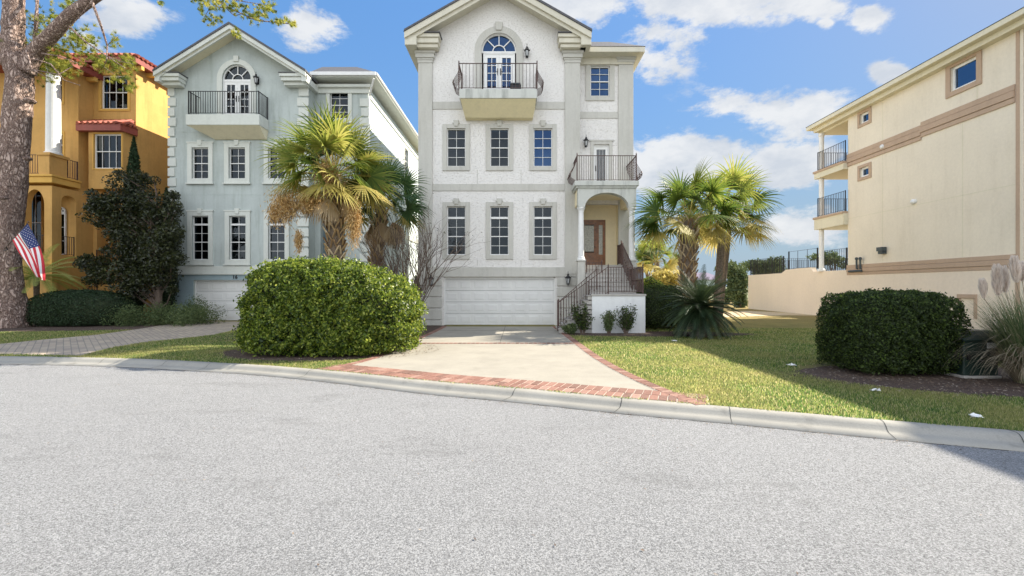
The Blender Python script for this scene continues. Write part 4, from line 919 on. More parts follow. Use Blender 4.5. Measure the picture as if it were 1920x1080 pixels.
def concretem(name, col, spot=.35):
    m, n, l, b = mk(name); b.inputs['Roughness'].default_value = .9
    f = noise(n, l, 1.1, 7, .65); c = ramp(n, l, f, [(.3, c3(col, .80)), (.7, c3(col, 1.1))])
    f3 = noise(n, l, 2.6, 6, .7); c = mixc(n, l, ramp(n, l, f3, [(.56, (0, 0, 0)), (.75, (spot,)*3)]), c, c3(col, .42))
    c = mixc(n, l, .25, c, ramp(n, l, noise(n, l, 60, 3, .7), [(.3, c3(col, .6)), (.7, c3(col, 1.2))]))
    l.new(c, b.inputs['Base Color']); bump(n, l, b, noise(n, l, 60, 4, .7), .35, .006); return m
def grassm():
    m, n, l, b = mk('lawn_turf'); b.inputs['Roughness'].default_value = .95; b.inputs['Specular IOR Level'].default_value = .15
    c = ramp(n, l, noise(n, l, 28, 5, .75), [(.3, (.05, .075, .02)), (.5, (.13, .14, .045)), (.72, (.30, .25, .11))])
    c = mixc(n, l, ramp(n, l, noise(n, l, .8, 5, .6), [(.4, (0, 0, 0)), (.65, (.55, .55, .55))]), c, (.30, .25, .09, 1))
    # dry straw-coloured turf farther up the side lawn
    tcx = n.new('ShaderNodeTexCoord'); sx = n.new('ShaderNodeSeparateXYZ'); l.new(tcx.outputs['Object'], sx.inputs[0])
    mr_ = n.new('ShaderNodeMapRange'); mr_.inputs['From Min'].default_value = 17; mr_.inputs['From Max'].default_value = 27; l.new(sx.outputs[1], mr_.inputs['Value'])
    mm = n.new('ShaderNodeMath'); mm.operation = 'MULTIPLY'; mm.inputs[1].default_value = .7; l.new(mr_.outputs[0], mm.inputs[0])
    c = mixc(n, l, mm.outputs[0], c, (.33, .235, .09, 1)); l.new(c, b.inputs['Base Color']); bump(n, l, b, noise(n, l, 45, 4, .8), .8, .03); return m
M['asphalt'] = asphalt(); M['kerb'] = concretem('kerb_concrete', (.325, .31, .272, 1), .85); M['drive'] = concretem('drive_concrete', (.325, .30, .25, 1), .35)
M['grass'] = grassm()
M['mulch'] = simple('bark_mulch', (.085, .055, .040, 1), .95, var=.6, sc=26, bsc=34, bst=1, bd=.04)
M['far'] = simple('far_marsh', (.16, .16, .07, 1), .95, var=.3, sc=.05)
def pavers():
    m, n, l, b = mk('brick_pavers'); b.inputs['Roughness'].default_value = .9
    tcx = n.new('ShaderNodeTexCoord'); mp_ = n.new('ShaderNodeMapping'); mp_.inputs['Rotation'].default_value = (0, 0, R(45)); l.new(tcx.outputs['Object'], mp_.inputs[0])
    br = n.new('ShaderNodeTexBrick'); l.new(mp_.outputs[0], br.inputs['Vector']); br.inputs['Scale'].default_value = 1
    br.inputs['Brick Width'].default_value = .30; br.inputs['Row Height'].default_value = .15; br.inputs['Mortar Size'].default_value = .012; br.inputs['Bias'].default_value = 0
    br.inputs['Color1'].default_value = (.50, .39, .27, 1); br.inputs['Color2'].default_value = (.30, .24, .19, 1); br.inputs['Mortar'].default_value = (.16, .14, .12, 1)
    c = mixc(n, l, .35, br.outputs[0], ramp(n, l, noise(n, l, .9, 6), [(.3, (.24, .22, .20)), (.7, (.50, .44, .34))])); l.new(c, b.inputs['Base Color']); bump(n, l, b, br.outputs[1], -.5, .01); return m
M['pavers'] = pavers()
def brickm():
    m, n, l, b = mk('red_clay_brick'); b.inputs['Roughness'].default_value = .9
    at = n.new('ShaderNodeAttribute'); at.attribute_name = 'rnd'
    c = ramp(n, l, at.outputs['Fac'], [(0, (.12, .05, .035)), (.35, (.22, .085, .058)), (.7, (.30, .135, .095)), (1, (.38, .24, .19))])
    c = mixc(n, l, .4, c, ramp(n, l, noise(n, l, 22, 5, .7), [(.3, (.10, .045, .03)), (.7, (.36, .25, .20))])); l.new(c, b.inputs['Base Color']); bump(n, l, b, noise(n, l, 70), .4, .006); return m
M['brick'] = brickm(); M['mortar'] = concretem('mortar', (.52, .46, .39, 1), .1)

back_px = [(-900, 690), (-400, 671), (0, 668), (143, 670), (283, 673.5), (500, 685), (563, 690), (690, 702), (822, 717), (976, 728.5), (1172, 748), (1339, 760.5), (1400, 766), (1641, 787), (1920, 809), (2300, 842)]
road_px = [(-900, 706), (-400, 683), (0, 679), (200, 684), (417, 697), (547, 706.5), (633, 712), (779, 725), (962, 748), (1150, 768), (1352, 792), (1665, 821), (1920, 848), (2300, 892)]
ZR = -.10
def smooth(pts, n=120):
    pts = np.array([[p[0], p[1]] for p in pts]); d = np.r_[0, np.cumsum(np.linalg.norm(np.diff(pts, axis=0), axis=1))]
    t = np.linspace(0, d[-1], n); x = np.interp(t, d, pts[:, 0]); y = np.interp(t, d, pts[:, 1])
    for _ in range(10):
        x[1:-1] = (x[:-2]+x[1:-1]*2+x[2:])/4; y[1:-1] = (y[:-2]+y[1:-1]*2+y[2:])/4
    return np.stack([x, y], 1)
KB = smooth([G(a, b, 0) for a, b in back_px])
d_ = np.gradient(KB, axis=0); d_ /= np.linalg.norm(d_, axis=1)[:, None]; KN = np.stack([d_[:, 1], -d_[:, 0]], 1)   # towards the road
KN *= np.sign(-(KN[60, 1]))
def koff(dist): return KB+KN*dist
# kerb profile: (distance towards the road, height)
prof = [(0, -.12), (0, .006), (.02, .012), (.12, .010), (.16, .000), (.20, -.026), (.235, -.060), (.28, -.080), (.50, -.094), (.50, -.2)]
kb = MB(); n_ = len(KB); vs = []
for (dd_, z) in prof:
    q = koff(dd_); vs += [(q[i, 0], q[i, 1], z) for i in range(n_)]
fs = [(j*n_+i, (j+1)*n_+i, (j+1)*n_+i+1, j*n_+i+1) for j in range(len(prof)-1) for i in range(n_-1)]
kb.add(vs, fs); ko = kb.build('kerb', M['kerb'], smooth=True); tag(ko, kind='structure')
jt = MB()                                             # expansion joints and cracks across the kerb
for px, wob in ((1355, .0), (968, .035), (1150, .03), (1905, .03), (600, .0), (410, .0), (330, .01), (200, .0), (1640, .0) ):
    g = G(px, np.interp(px, [p[0] for p in back_px], [p[1] for p in back_px])); i = int(np.argmin((KB[:, 0]-g.x)**2+(KB[:, 1]-g.y)**2))
    if i <= 1 or i >= n_-2: continue
    t = Vector((*d_[i], 0)); nn = Vector((*KN[i], 0)); b0 = Vector((*KB[i], 0)); w = .004 if wob < .02 else .005; pr_ = None
    for (dd_, z) in prof[1:-1]:
        q = b0+nn*dd_+t*wob*math.sin(dd_*9)+Vector((0, 0, z+.0035))
        if pr_: jt.add([pr_-t*w, pr_+t*w, q+t*w, q-t*w], [(0,1,2,3)])
        pr_ = q
tag(jt.build('kerb_joints', simple('joint_dark', (.05, .05, .045, 1), .95)), kind='structure')
# road sheet reaches from the kerb over everything behind the camera
rp = koff(.49); road = [(p[0], p[1]) for p in rp]+[(60, rp[-1, 1]-1), (60, -60), (-60, -60), (-60, rp[0, 1])]
sheet('road', road, ZR, M['asphalt'])
cr_ = MB(); q0_ = koff(.502); 
for i in range(n_-1):
    w = .012+.008*math.sin(i*2.7); a, b = q0_[i], q0_[i+1]; na = KN[i]
    cr_.add([(a[0], a[1], ZR+.003), (b[0], b[1], ZR+.003), (b[0]+KN[i+1][0]*w, b[1]+KN[i+1][1]*w, ZR+.003), (a[0]+na[0]*w, a[1]+na[1]*w, ZR+.003)], [(0,1,2,3)])
tag(cr_.build('road_edge_joint', bpy.data.materials['joint_dark']), kind='structure')
lawn = [(p[0], p[1]) for p in KB]+[(60, KB[-1, 1]-1), (60, 60), (-70, 60), (-70, KB[0, 1])]
sheet('lawn', lawn, 0, M['grass']); 
gr_ = MB(); gr_.add([(-2500, -800, -.6), (2500, -800, -.6), (2500, 3500, -.6), (-2500, 3500, -.6)], [(0,1,2,3)]); tag(gr_.build('ground', M['far']), kind='structure')

def strip(q, a, b, z, mat, name):                     # strip between two offsets of a polyline
    return None
# white concrete drive, its outline in photo pixels
dl = [G(*p) for p in ((829, 612.5), (812, 621), (775, 637), (741, 653), (703, 669), (660, 682), (604, 692.5))]
dr_ = [G(*p) for p in ((1044, 612.5), (1062, 625), (1090, 645), (1122, 668), (1160, 690), (1205, 712), (1262, 737), (1330, 760))]
i0 = int(np.argmin(np.hypot(KB[:, 0]-dl[-1].x, KB[:, 1]-dl[-1].y))); i1 = int(np.argmin(np.hypot(KB[:, 0]-dr_[-1].x, KB[:, 1]-dr_[-1].y)))
front_e = [(KB[i, 0], KB[i, 1]) for i in range(i0, i1+1)]
drv = [(p.x, p.y) for p in dl]+front_e+[(p.x, p.y) for p in reversed(dr_)]
dS = sheet('driveway', drv, .006, M['drive'])
def bricks_along(P_, N_, rows, first, L_=.108, D_=.20, gap=.024, z0=.008, h=.009, mb=None, trim=None):
    """soldier bricks laid side by side along polyline P_, N_ pointing into the drive"""
    P_ = np.array(P_); N_ = np.array(N_); s_ = np.r_[0, np.cumsum(np.linalg.norm(np.diff(P_, axis=0), axis=1))]
    t = 0; k = 0
    while t+L_ < s_[-1]:
        for r_ in range(rows):
            tt = t+(L_+gap)*(.5 if D_ < .25 else .12)*(r_ % 2)
            a = [np.interp(tt, s_, P_[:, 0]), np.interp(tt, s_, P_[:, 1])]; b = [np.interp(tt+L_, s_, P_[:, 0]), np.interp(tt+L_, s_, P_[:, 1])]
            nx, ny = np.interp(tt, s_, N_[:, 0]), np.interp(tt, s_, N_[:, 1]); o0 = first+r_*(D_+gap); o1 = o0+D_-.004*random.random()
            hz = h+random.uniform(-.002, .002)
            mb.rv = random.random()
            q = [(a[0]+nx*o0, a[1]+ny*o0), (b[0]+nx*o0, b[1]+ny*o0), (b[0]+nx*o1, b[1]+ny*o1), (a[0]+nx*o1, a[1]+ny*o1)]
            mb.prism(q, z0, z0+hz, 'z')
        t += L_+gap
bk = MB()
bricks_along(KB[i0:i1+1], -KN[i0:i1+1], 2, .02, L_=.118, D_=.30, gap=.017, mb=bk)
def edge_norm(pl, inward):
    A = np.array([(p.x, p.y) for p in pl]); q = smooth([(p[0], p[1]) for p in A], 40); g = np.gradient(q, axis=0); g /= np.linalg.norm(g, axis=1)[:, None]; nn = np.stack([g[:, 1], -g[:, 0]], 1)
    if np.sum(nn[:, 0])*inward < 0: nn = -nn
    return q, nn
ql, nl_ = edge_norm(dl, 1); qr, nr_ = edge_norm(dr_, -1)
bricks_along(ql, nl_, 1, .01, mb=bk); bricks_along(qr, nr_, 1, .01, mb=bk)
xa_, xb_ = G(762, 643).x, G(1086, 643).x; yy_ = G(900, 645).y
bricks_along([(xa_, yy_), (xb_, yy_)], [(0, 1), (0, 1)], 1, 0, mb=bk)
tag(bk.build('driveway_brick_border', M['brick']), kind='structure')
ms_ = MB()
for q, nn, w in ((KB[i0:i1+1], -KN[i0:i1+1], .65), (ql, nl_, .225), (qr, nr_, .225)):
    for i in range(len(q)-1): ms_.add([(q[i][0], q[i][1], .0), (q[i+1][0], q[i+1][1], .0), (q[i+1][0]+nn[i+1][0]*w, q[i+1][1]+nn[i+1][1]*w, .0), (q[i][0]+nn[i][0]*w, q[i][1]+nn[i][1]*w, .0)], [(0,1,2,3)])
ms_.v = [Vector((p.x, p.y, .0100)) for p in ms_.v]; tag(ms_.build('border_mortar', M['mortar']), kind='structure')
jd = MB()
for px in (905,): 
    jd.box(G(935, 650).x-.006, G(935, 650).x+.006, yy_+.25, 19.9, .004, .0085)
jd.box(G(820, 620).x, 1.6, 17.6, 17.612, .004, .0085); tag(jd.build('drive_joint', bpy.data.materials['joint_dark']), kind='structure')
# brick paver drive of the blue house sweeping left
pv = [G(*p) for p in ((362, 603), (548, 603), (475, 612), (447, 618), (400, 628), (330, 636), (270, 642), (215, 651), (150, 667.5), (0, 664.5), (-200, 664), (-420, 668), (-300, 655), (0, 645), (80, 637), (180, 628), (260, 617), (310, 609))]
sheet('paver_driveway', [(p.x, p.y) for p in pv], .004, M['pavers'])
wk = [G(*p) for p in ((1335, 586), (1402, 583), (1600, 591), (1600, 593.5), (1480, 591), (1395, 593.5), (1320, 597))]
sheet('sand_path', [(p.x, p.y) for p in wk], .004, simple('pale_sand', (.55, .43, .26, 1), .95, var=.15, bsc=30))
def blob_sheet(name, cx, cy, rx, ry, z=.005, n=60, seed=1, rot=0, mat='mulch'):
    r_ = random.Random(seed); ph = [r_.uniform(0, 6.28) for _ in range(6)]; pts = []
    for k in range(n):
        t = 2*PI*k/n; w = 1+.06*math.sin(3*t+ph[0])+.05*math.sin(5*t+ph[1])+.03*math.sin(11*t+ph[2])+.02*math.sin(19*t+ph[3])
        x, y = rx*w*math.cos(t), ry*w*math.sin(t); pts.append((cx+x*math.cos(rot)-y*math.sin(rot), cy+x*math.sin(rot)+y*math.cos(rot)))
    return sheet(name, pts, z, M[mat])
blob_sheet('mulch_bed', -5.0, 12.2, 2.75, 1.95, seed=3)
blob_sheet('mulch_bed', 8.3, 8.4, 2.9, 1.6, seed=5, rot=-.15)
blob_sheet('mulch_bed', 4.9, 16.3, 3.6, .95, seed=9)
blob_sheet('mulch_bed', -21, 18.9, 7.5, 2.1, seed=11, rot=.05, z=.003)
sheet('mulch_bed', [(-1.2+x, y) for x, y in ((-2.3, 14.2), (-1.9, 19.9), (-2.4, 19.9), (-9, 20), (-9.2, 14.5), (-6, 13.8))], .0045, M['mulch'])

# ------------------------------------------------------------ foliage tools
def rand_dirs(n):
    v = rng.normal(size=(n, 3)); return v/np.linalg.norm(v, axis=1)[:, None]
def leaf_quads(C_, Nn, L_, Wd, flat=.6, jit=.35, fold=0):
    """one diamond leaf at each centre; Nn outward normals; flat: how much the leaf lies across the normal"""
    n = len(C_); r1 = rand_dirs(n); nn = Nn*flat+r1*(1-flat); nn /= np.linalg.norm(nn, axis=1)[:, None]
    t = np.cross(nn, rand_dirs(n)); t /= np.linalg.norm(t, axis=1)[:, None]; b = np.cross(nn, t)
    l_ = L_*(1+jit*(rng.random(n)-.5)*2)[:, None]; w = Wd*(1+jit*(rng.random(n)-.5)*2)[:, None]
    return np.stack([C_-t*l_/2, C_+b*w/2-t*l_*.05, C_+t*l_/2, C_-b*w/2-t*l_*.05], 1).reshape(-1, 3)
def lump(D_, fr, ph, amp):
    return 1+amp*(np.sin(D_[:, 0]*fr+ph)*np.sin(D_[:, 1]*fr*1.1+ph*2)*np.sin(D_[:, 2]*fr*.9+ph*3)+.5*np.sin(D_[:, 0]*fr*2.3+ph*5)*np.sin(D_[:, 2]*fr*2.1+ph*4))
def superell(D_, a, b, c, n):
    return (np.abs(D_[:, 0]/a)**n+np.abs(D_[:, 1]/b)**n+np.abs(D_[:, 2]/c)**n)**(-1/n)
def hedge(name, c, a, b, h, n, count, leaf, mat, core, label, group=None, cat='hedge', zc=None, cz=None, amp=.03, fr=9, rnd_pow=1.0, rough=.06, tilt=0, gap=.0):
    root = empty(name, (c[0], c[1], 0), label, cat, group)
    zc = zc if zc is not None else h*.4; cz = cz or h-zc
    D_ = rand_dirs(int(count*1.6)); D_ = D_[(D_[:, 1] < .75)|(rng.random(len(D_)) < .3)]
    r_ = superell(D_, a, b, cz, n)*lump(D_, fr, 1.3, amp); dep = rng.random(len(D_))**2*.16-(rng.random(len(D_)) < .10)*rng.random(len(D_))*rough
    dep = dep+gap*np.maximum(0, np.sin(D_[:, 0]*17+2*np.sin(D_[:, 2]*9))*np.sin(D_[:, 2]*15+1.5*np.sin(D_[:, 0]*11)))
    Pp = D_*(r_-dep)[:, None]+np.array([c[0], c[1], zc]); Pp[:, 2] += tilt*(Pp[:, 0]-c[0])*np.clip(Pp[:, 2]/h, 0, 1); k = (Pp[:, 2] > .03+.12*rng.random(len(Pp))); Pp = Pp[k][:count]; Dk = D_[k][:count]
    V = leaf_quads(Pp, Dk, leaf, leaf*.55, .45); fast('foliage', V, 4, mat, np.clip(rng.random(len(Pp))*.9+rng.normal(size=len(Pp))*.08, 0, 1)**rnd_pow, root)
    nu, nv = 36, 18; vs = []; fs = []
    for j in range(nv+1):
        for i in range(nu):
            th = PI*j/nv; ph = 2*PI*i/nu; d = np.array([[math.sin(th)*math.cos(ph), math.sin(th)*math.sin(ph), math.cos(th)]]); rr = float(superell(d, a, b, cz, n)[0]*lump(d, fr, 1.3, amp)[0])-.15-gap*.8
            p = d[0]*rr+np.array([c[0], c[1], zc]); p[2] += tilt*(p[0]-c[0])*min(1, max(0, p[2]/h)); vs.append((p[0], p[1], max(p[2], .02)))
    for j in range(nv):
        for i in range(nu): fs.append((j*nu+i, (j+1)*nu+i, (j+1)*nu+(i+1) % nu, j*nu+(i+1) % nu))
    m_ = MB(); m_.add(vs, fs); m_.build('shade_core', core, root, smooth=True)  # solid dark core, coloured as the shade between the leaves
    return root
M['core'] = simple('leaf_shade_core', (.020, .030, .010, 1), .95, var=.4, sc=14)  # near-black green stands for the shade inside the foliage
M['twig'] = simple('grey_twig_bark', (.13, .095, .075, 1), .9, var=.3, sc=20)
M['bark'] = simple('palm_trunk_bark', (.17, .13, .095, 1), .95, var=.45, sc=18, bsc=30, bst=.9, bd=.03)
M['boot'] = leafm('palm_boots', [(.16, .09, .045, 1), (.40, .28, .14, 1), (.58, .48, .33, 1)], .9, 0)
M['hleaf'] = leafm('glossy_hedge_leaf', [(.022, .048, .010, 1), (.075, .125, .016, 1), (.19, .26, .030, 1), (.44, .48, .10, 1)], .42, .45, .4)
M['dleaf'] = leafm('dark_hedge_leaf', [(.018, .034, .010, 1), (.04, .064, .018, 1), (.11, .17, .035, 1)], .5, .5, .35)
M['mleaf'] = leafm('magnolia_leaf', [(.012, .018, .008, 1), (.026, .034, .012, 1), (.07, .08, .022, 1)], .36, .2, .45)
M['cleaf'] = leafm('cypress_leaf', [(.012, .030, .012, 1), (.03, .06, .018, 1)], .7, .1)
M['gcover'] = leafm('ground_cover_leaf', [(.045, .075, .025, 1), (.09, .13, .045, 1), (.15, .18, .07, 1)], .7, .25)
M['palm'] = leafm('palm_leaf', [(.025, .06, .014, 1), (.07, .125, .022, 1), (.17, .22, .035, 1), (.33, .33, .08, 1)], .5, .42, .25)
M['palmd'] = leafm('deep_green_palm_leaf', [(.028, .065, .028, 1), (.06, .12, .04, 1), (.13, .20, .06, 1)], .38, .35, .55)
M['palmy'] = leafm('yellowing_palm_leaf', [(.28, .26, .06, 1), (.42, .36, .10, 1), (.46, .41, .16, 1)], .6, .4, .2)
M['deadp'] = leafm('dry_palm_leaf', [(.30, .20, .10, 1), (.45, .35, .22, 1), (.56, .48, .36, 1)], .8, .2)
M['seed'] = leafm('palm_seed_stalks', [(.26, .15, .05, 1), (.50, .33, .12, 1), (.66, .50, .26, 1)], .8, .2)
M['sago'] = leafm('sago_leaf', [(.014, .030, .014, 1), (.035, .060, .024, 1), (.085, .12, .045, 1)], .4, .2, .45)
M['palmf'] = leafm('feather_palm_leaf', [(.24, .32, .07, 1), (.40, .46, .13, 1), (.55, .58, .25, 1)], .5, .45)
M['pampas'] = leafm('pampas_blade', [(.05, .09, .035, 1), (.11, .15, .06, 1), (.27, .25, .14, 1)], .6, .25)
M['strawb'] = leafm('dry_pampas_blade', [(.16, .13, .09, 1), (.32, .27, .18, 1)], .8, .15)
M['plume'] = leafm('silver_plume', [(.50, .45, .40, 1), (.80, .74, .66, 1)], .9, .5)
M['far_leaf'] = leafm('distant_leaf', [(.05, .08, .035, 1), (.09, .13, .05, 1), (.17, .20, .08, 1)], .8, .2)
M['pine'] = leafm('pine_needle', [(.09, .13, .02, 1), (.22, .26, .035, 1), (.44, .42, .07, 1)], .6, .4)
M['blade'] = leafm('grass_blade', [(.045, .12, .035, 1), (.10, .19, .055, 1), (.27, .33, .085, 1), (.56, .50, .28, 1)], .8, .60, .2, patch=(.55, (.38, .34, .14, 1), .5))

# big rounded hedge in front and the clipped one on the right
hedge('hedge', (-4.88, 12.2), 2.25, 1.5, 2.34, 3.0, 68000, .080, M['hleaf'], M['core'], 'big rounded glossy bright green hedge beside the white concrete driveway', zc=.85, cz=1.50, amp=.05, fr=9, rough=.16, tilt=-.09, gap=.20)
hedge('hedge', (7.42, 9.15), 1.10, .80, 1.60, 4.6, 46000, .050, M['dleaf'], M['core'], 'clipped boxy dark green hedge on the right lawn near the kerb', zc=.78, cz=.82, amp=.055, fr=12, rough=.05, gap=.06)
hedge('hedge', (-19.4, 20.2), 2.1, 1.3, 1.55, 2.5, 16000, .07, M['cleaf'], M['core'], 'low dark rounded hedge beside the big pine trunk', zc=.6, cz=.95)
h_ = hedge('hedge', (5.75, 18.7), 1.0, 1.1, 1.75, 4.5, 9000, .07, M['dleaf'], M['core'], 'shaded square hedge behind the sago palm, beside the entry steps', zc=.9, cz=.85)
h_ = hedge('bush', (6.3, 22.3), 1.1, .9, 2.1, 2.4, 7000, .09, M['hleaf'], M['core'], 'sunlit yellow-green bush behind the shaded square hedge', cat='bush', zc=1.1, cz=1.0, amp=.12, fr=5)

def scatter_crown(root, blobs, n, leaf, mat, ratio=.5, flat=.35, shell=.45, name='foliage', wts=None, rp=1.0):
    """leaves filling ellipsoid clusters (centre, rx, ry, rz), denser near each shell"""
    vol = np.array([b[1]*b[3] for b in blobs]); vol = vol/vol.sum(); V = []; rn = []
    for (c, rx, ry, rz), w in zip(blobs, vol):
        k = max(6, int(n*w)); D_ = rand_dirs(k); rr = (shell+(1-shell)*rng.random(k)**.6)*lump(D_, 4.3, c[0]*7, .22)
        Pp = D_*rr[:, None]*np.array([rx, ry, rz])+np.array(c); V.append(leaf_quads(Pp, D_, leaf, leaf*ratio, flat)); rn.append(np.clip(rng.random(k)*.8+rng.random()*.2, 0, 1)**rp)
    return fast(name, np.concatenate(V), 4, mat, np.concatenate(rn), root)
def ground_cover(c, rx, ry, h, n, label):
    root = empty('shrub', (c[0], c[1], 0), label, 'shrub')
    bl_ = []
    for k in range(26):
        x = c[0]+rng.uniform(-rx, rx); y = c[1]+rng.uniform(-ry, ry); bl_.append(((x, y, h*.35), .55, .5, h*rng.uniform(.5, .8)))
    scatter_crown(root, bl_, n, .10, M['gcover'], .28, .1, .1); return root
ground_cover((-15.6, 20.3), 1.9, .9, .95, 12000, 'loose grey-green shrub bank between the dark rounded hedge and the blue house garage')
r_ = empty('shrub', (-15.1, 21.3, 0), 'small feathery shrub at the left corner of the blue house garage', 'shrub'); scatter_crown(r_, [((-15.15, 21.4, .6), .55, .4, .75), ((-15.5, 21.3, .4), .6, .4, .5)], 3000, .10, M['gcover'], .28, .1, .1)

# magnolia and cypresses in front of the ochre house
mg = empty('magnolia_tree', (-16.7, 21.2, 0), 'broad dark magnolia tree between the ochre house and the blue house', 'tree')
Dm = 21.0; mb_ = []
for (px, py, rx, ry) in ((245, 350, 40, 30), (205, 385, 32, 22), (235, 390, 50, 35), (290, 385, 42, 30), (215, 410, 50, 25), (270, 430, 55, 40), (300, 470, 35, 45), (245, 470, 35, 35), (320, 440, 20, 30), (175, 495, 26, 16), (200, 505, 32, 20), (235, 515, 40, 28),
                         (290, 515, 40, 30), (250, 545, 42, 22), (325, 485, 22, 16), (270, 500, 40, 30), (310, 410, 22, 22), (225, 440, 25, 22), (190, 380, 16, 12), (180, 525, 20, 14), (330, 395, 10, 16)):
    c = P(px, py, Dm+rng.uniform(-.4, .5)); s_ = Dm/F; mb_.append(((c.x, c.y, c.z), rx*s_*.95, rx*s_*.9+.2, ry*s_*.95))
    for q in range(3): mb_.append(((c.x+rng.normal()*rx*s_*.75, c.y-.2, c.z+rng.normal()*ry*s_*.75), .28, .3, .22))
scatter_crown(mg, mb_, 30000, .145, M['mleaf'], .42, .3, .35)
tk = MB(); tk.tube([(-16.8, 21.2, 0), (-16.7, 21.15, 1.5), (-16.9, 21.2, 3.5), (-17.2, 21.1, 5.6)], [.16, .12, .08, .03], 8)
for q in mb_[::2]: tk.tube([(-16.8, 21.2, max(.6, q[0][2]-1.6)), ((q[0][0]-16.8)/2, 21.2, q[0][2]-.6), q[0]], [.05, .035, .015], 5)
tk.build('trunk', M['twig'], mg)
def cypress(x, y, h, r0, label, n=9000, zb=.3):
    root = empty('cypress_tree', (x, y, 0), label, 'tree'); t = rng.random(n)**.8; z = zb+(h-zb)*t; rad = r0*np.clip(1-((z-zb)/(h-zb))**3.2, 0, 1)*np.minimum(1, .6+z/h*2); a = rng.random(n)*2*PI
    rr = rad*(.75+.3*rng.random(n))*(1+.12*np.sin(a*5+z*3)); C_ = np.stack([x+rr*np.cos(a), y+rr*np.sin(a), z], 1); N_ = np.stack([np.cos(a), np.sin(a), .6+0*a], 1)
    fast('foliage', leaf_quads(C_, N_, .13, .05, .3), 4, M['cleaf'], rng.random(n), root)
    MB().lathe((x, y, 0), [(.08, 0), (r0*.62, zb+.4), (r0*.55, h*.5), (r0*.22, h*.85), (.02, h-.15)], 12).build('trunk', M['core'], root)
c = P(251, 257, 21.9); cypress(c.x, 21.9, c.z, .52, 'tall narrow dark cypress rising out of the magnolia')
c = P(312, 352, 22.0); cypress(c.x, 22.0, c.z, .42, 'thin dark cypress against the left corner of the blue house', 5000)

# ------------------------------------------------------------ palms
UP = np.array([0, 0, 1.0])
def fan_frond(hub, d, R_, n=30, spread=2.3, droop=.5, w=.04, roll=0, V=None, rn=None, tone=.5, stiff=.5):
    d = np.array(d)/np.linalg.norm(d); side = np.cross(d, UP); 
    if np.linalg.norm(side) < .05: side = np.array([1.0, 0, 0])
    side /= np.linalg.norm(side); nrm = np.cross(side, d); c, s = math.cos(roll), math.sin(roll); side, nrm = side*c+nrm*s, nrm*c-side*s
    for i in range(n):
        a = spread*(2*i/(n-1)-1)*.5+rng.normal()*.03; L_ = R_*(1-.25*abs(a/spread*2)**2)*(1+rng.normal()*.05)
        dr0 = d*math.cos(a)+side*math.sin(a)-nrm*.18*abs(math.sin(a)); p = hub.copy(); v = dr0/np.linalg.norm(dr0); seg = 5; pts = [p.copy()]; 
        for k in range(seg):
            p = p+v*L_/seg; v = v-UP*droop*((k+1)/seg)**1.6*(.55+.25*rng.random()); v /= np.linalg.norm(v); pts.append(p.copy())
        pts = np.array(pts); ws = w*np.array([.55, 1, .95, .7, .42, .05]); sd = np.cross(v, nrm); 
        if np.linalg.norm(sd) < .1: sd = side
        sd = np.cross(dr0, nrm); sd /= np.linalg.norm(sd)+1e-9; t_ = min(1, max(0, tone+rng.normal()*.12))
        for k in range(seg):
            V.append(pts[k]-sd*ws[k]/2); V.append(pts[k]+sd*ws[k]/2); V.append(pts[k+1]+sd*ws[k+1]/2); V.append(pts[k+1]-sd*ws[k+1]/2); rn.append(t_)
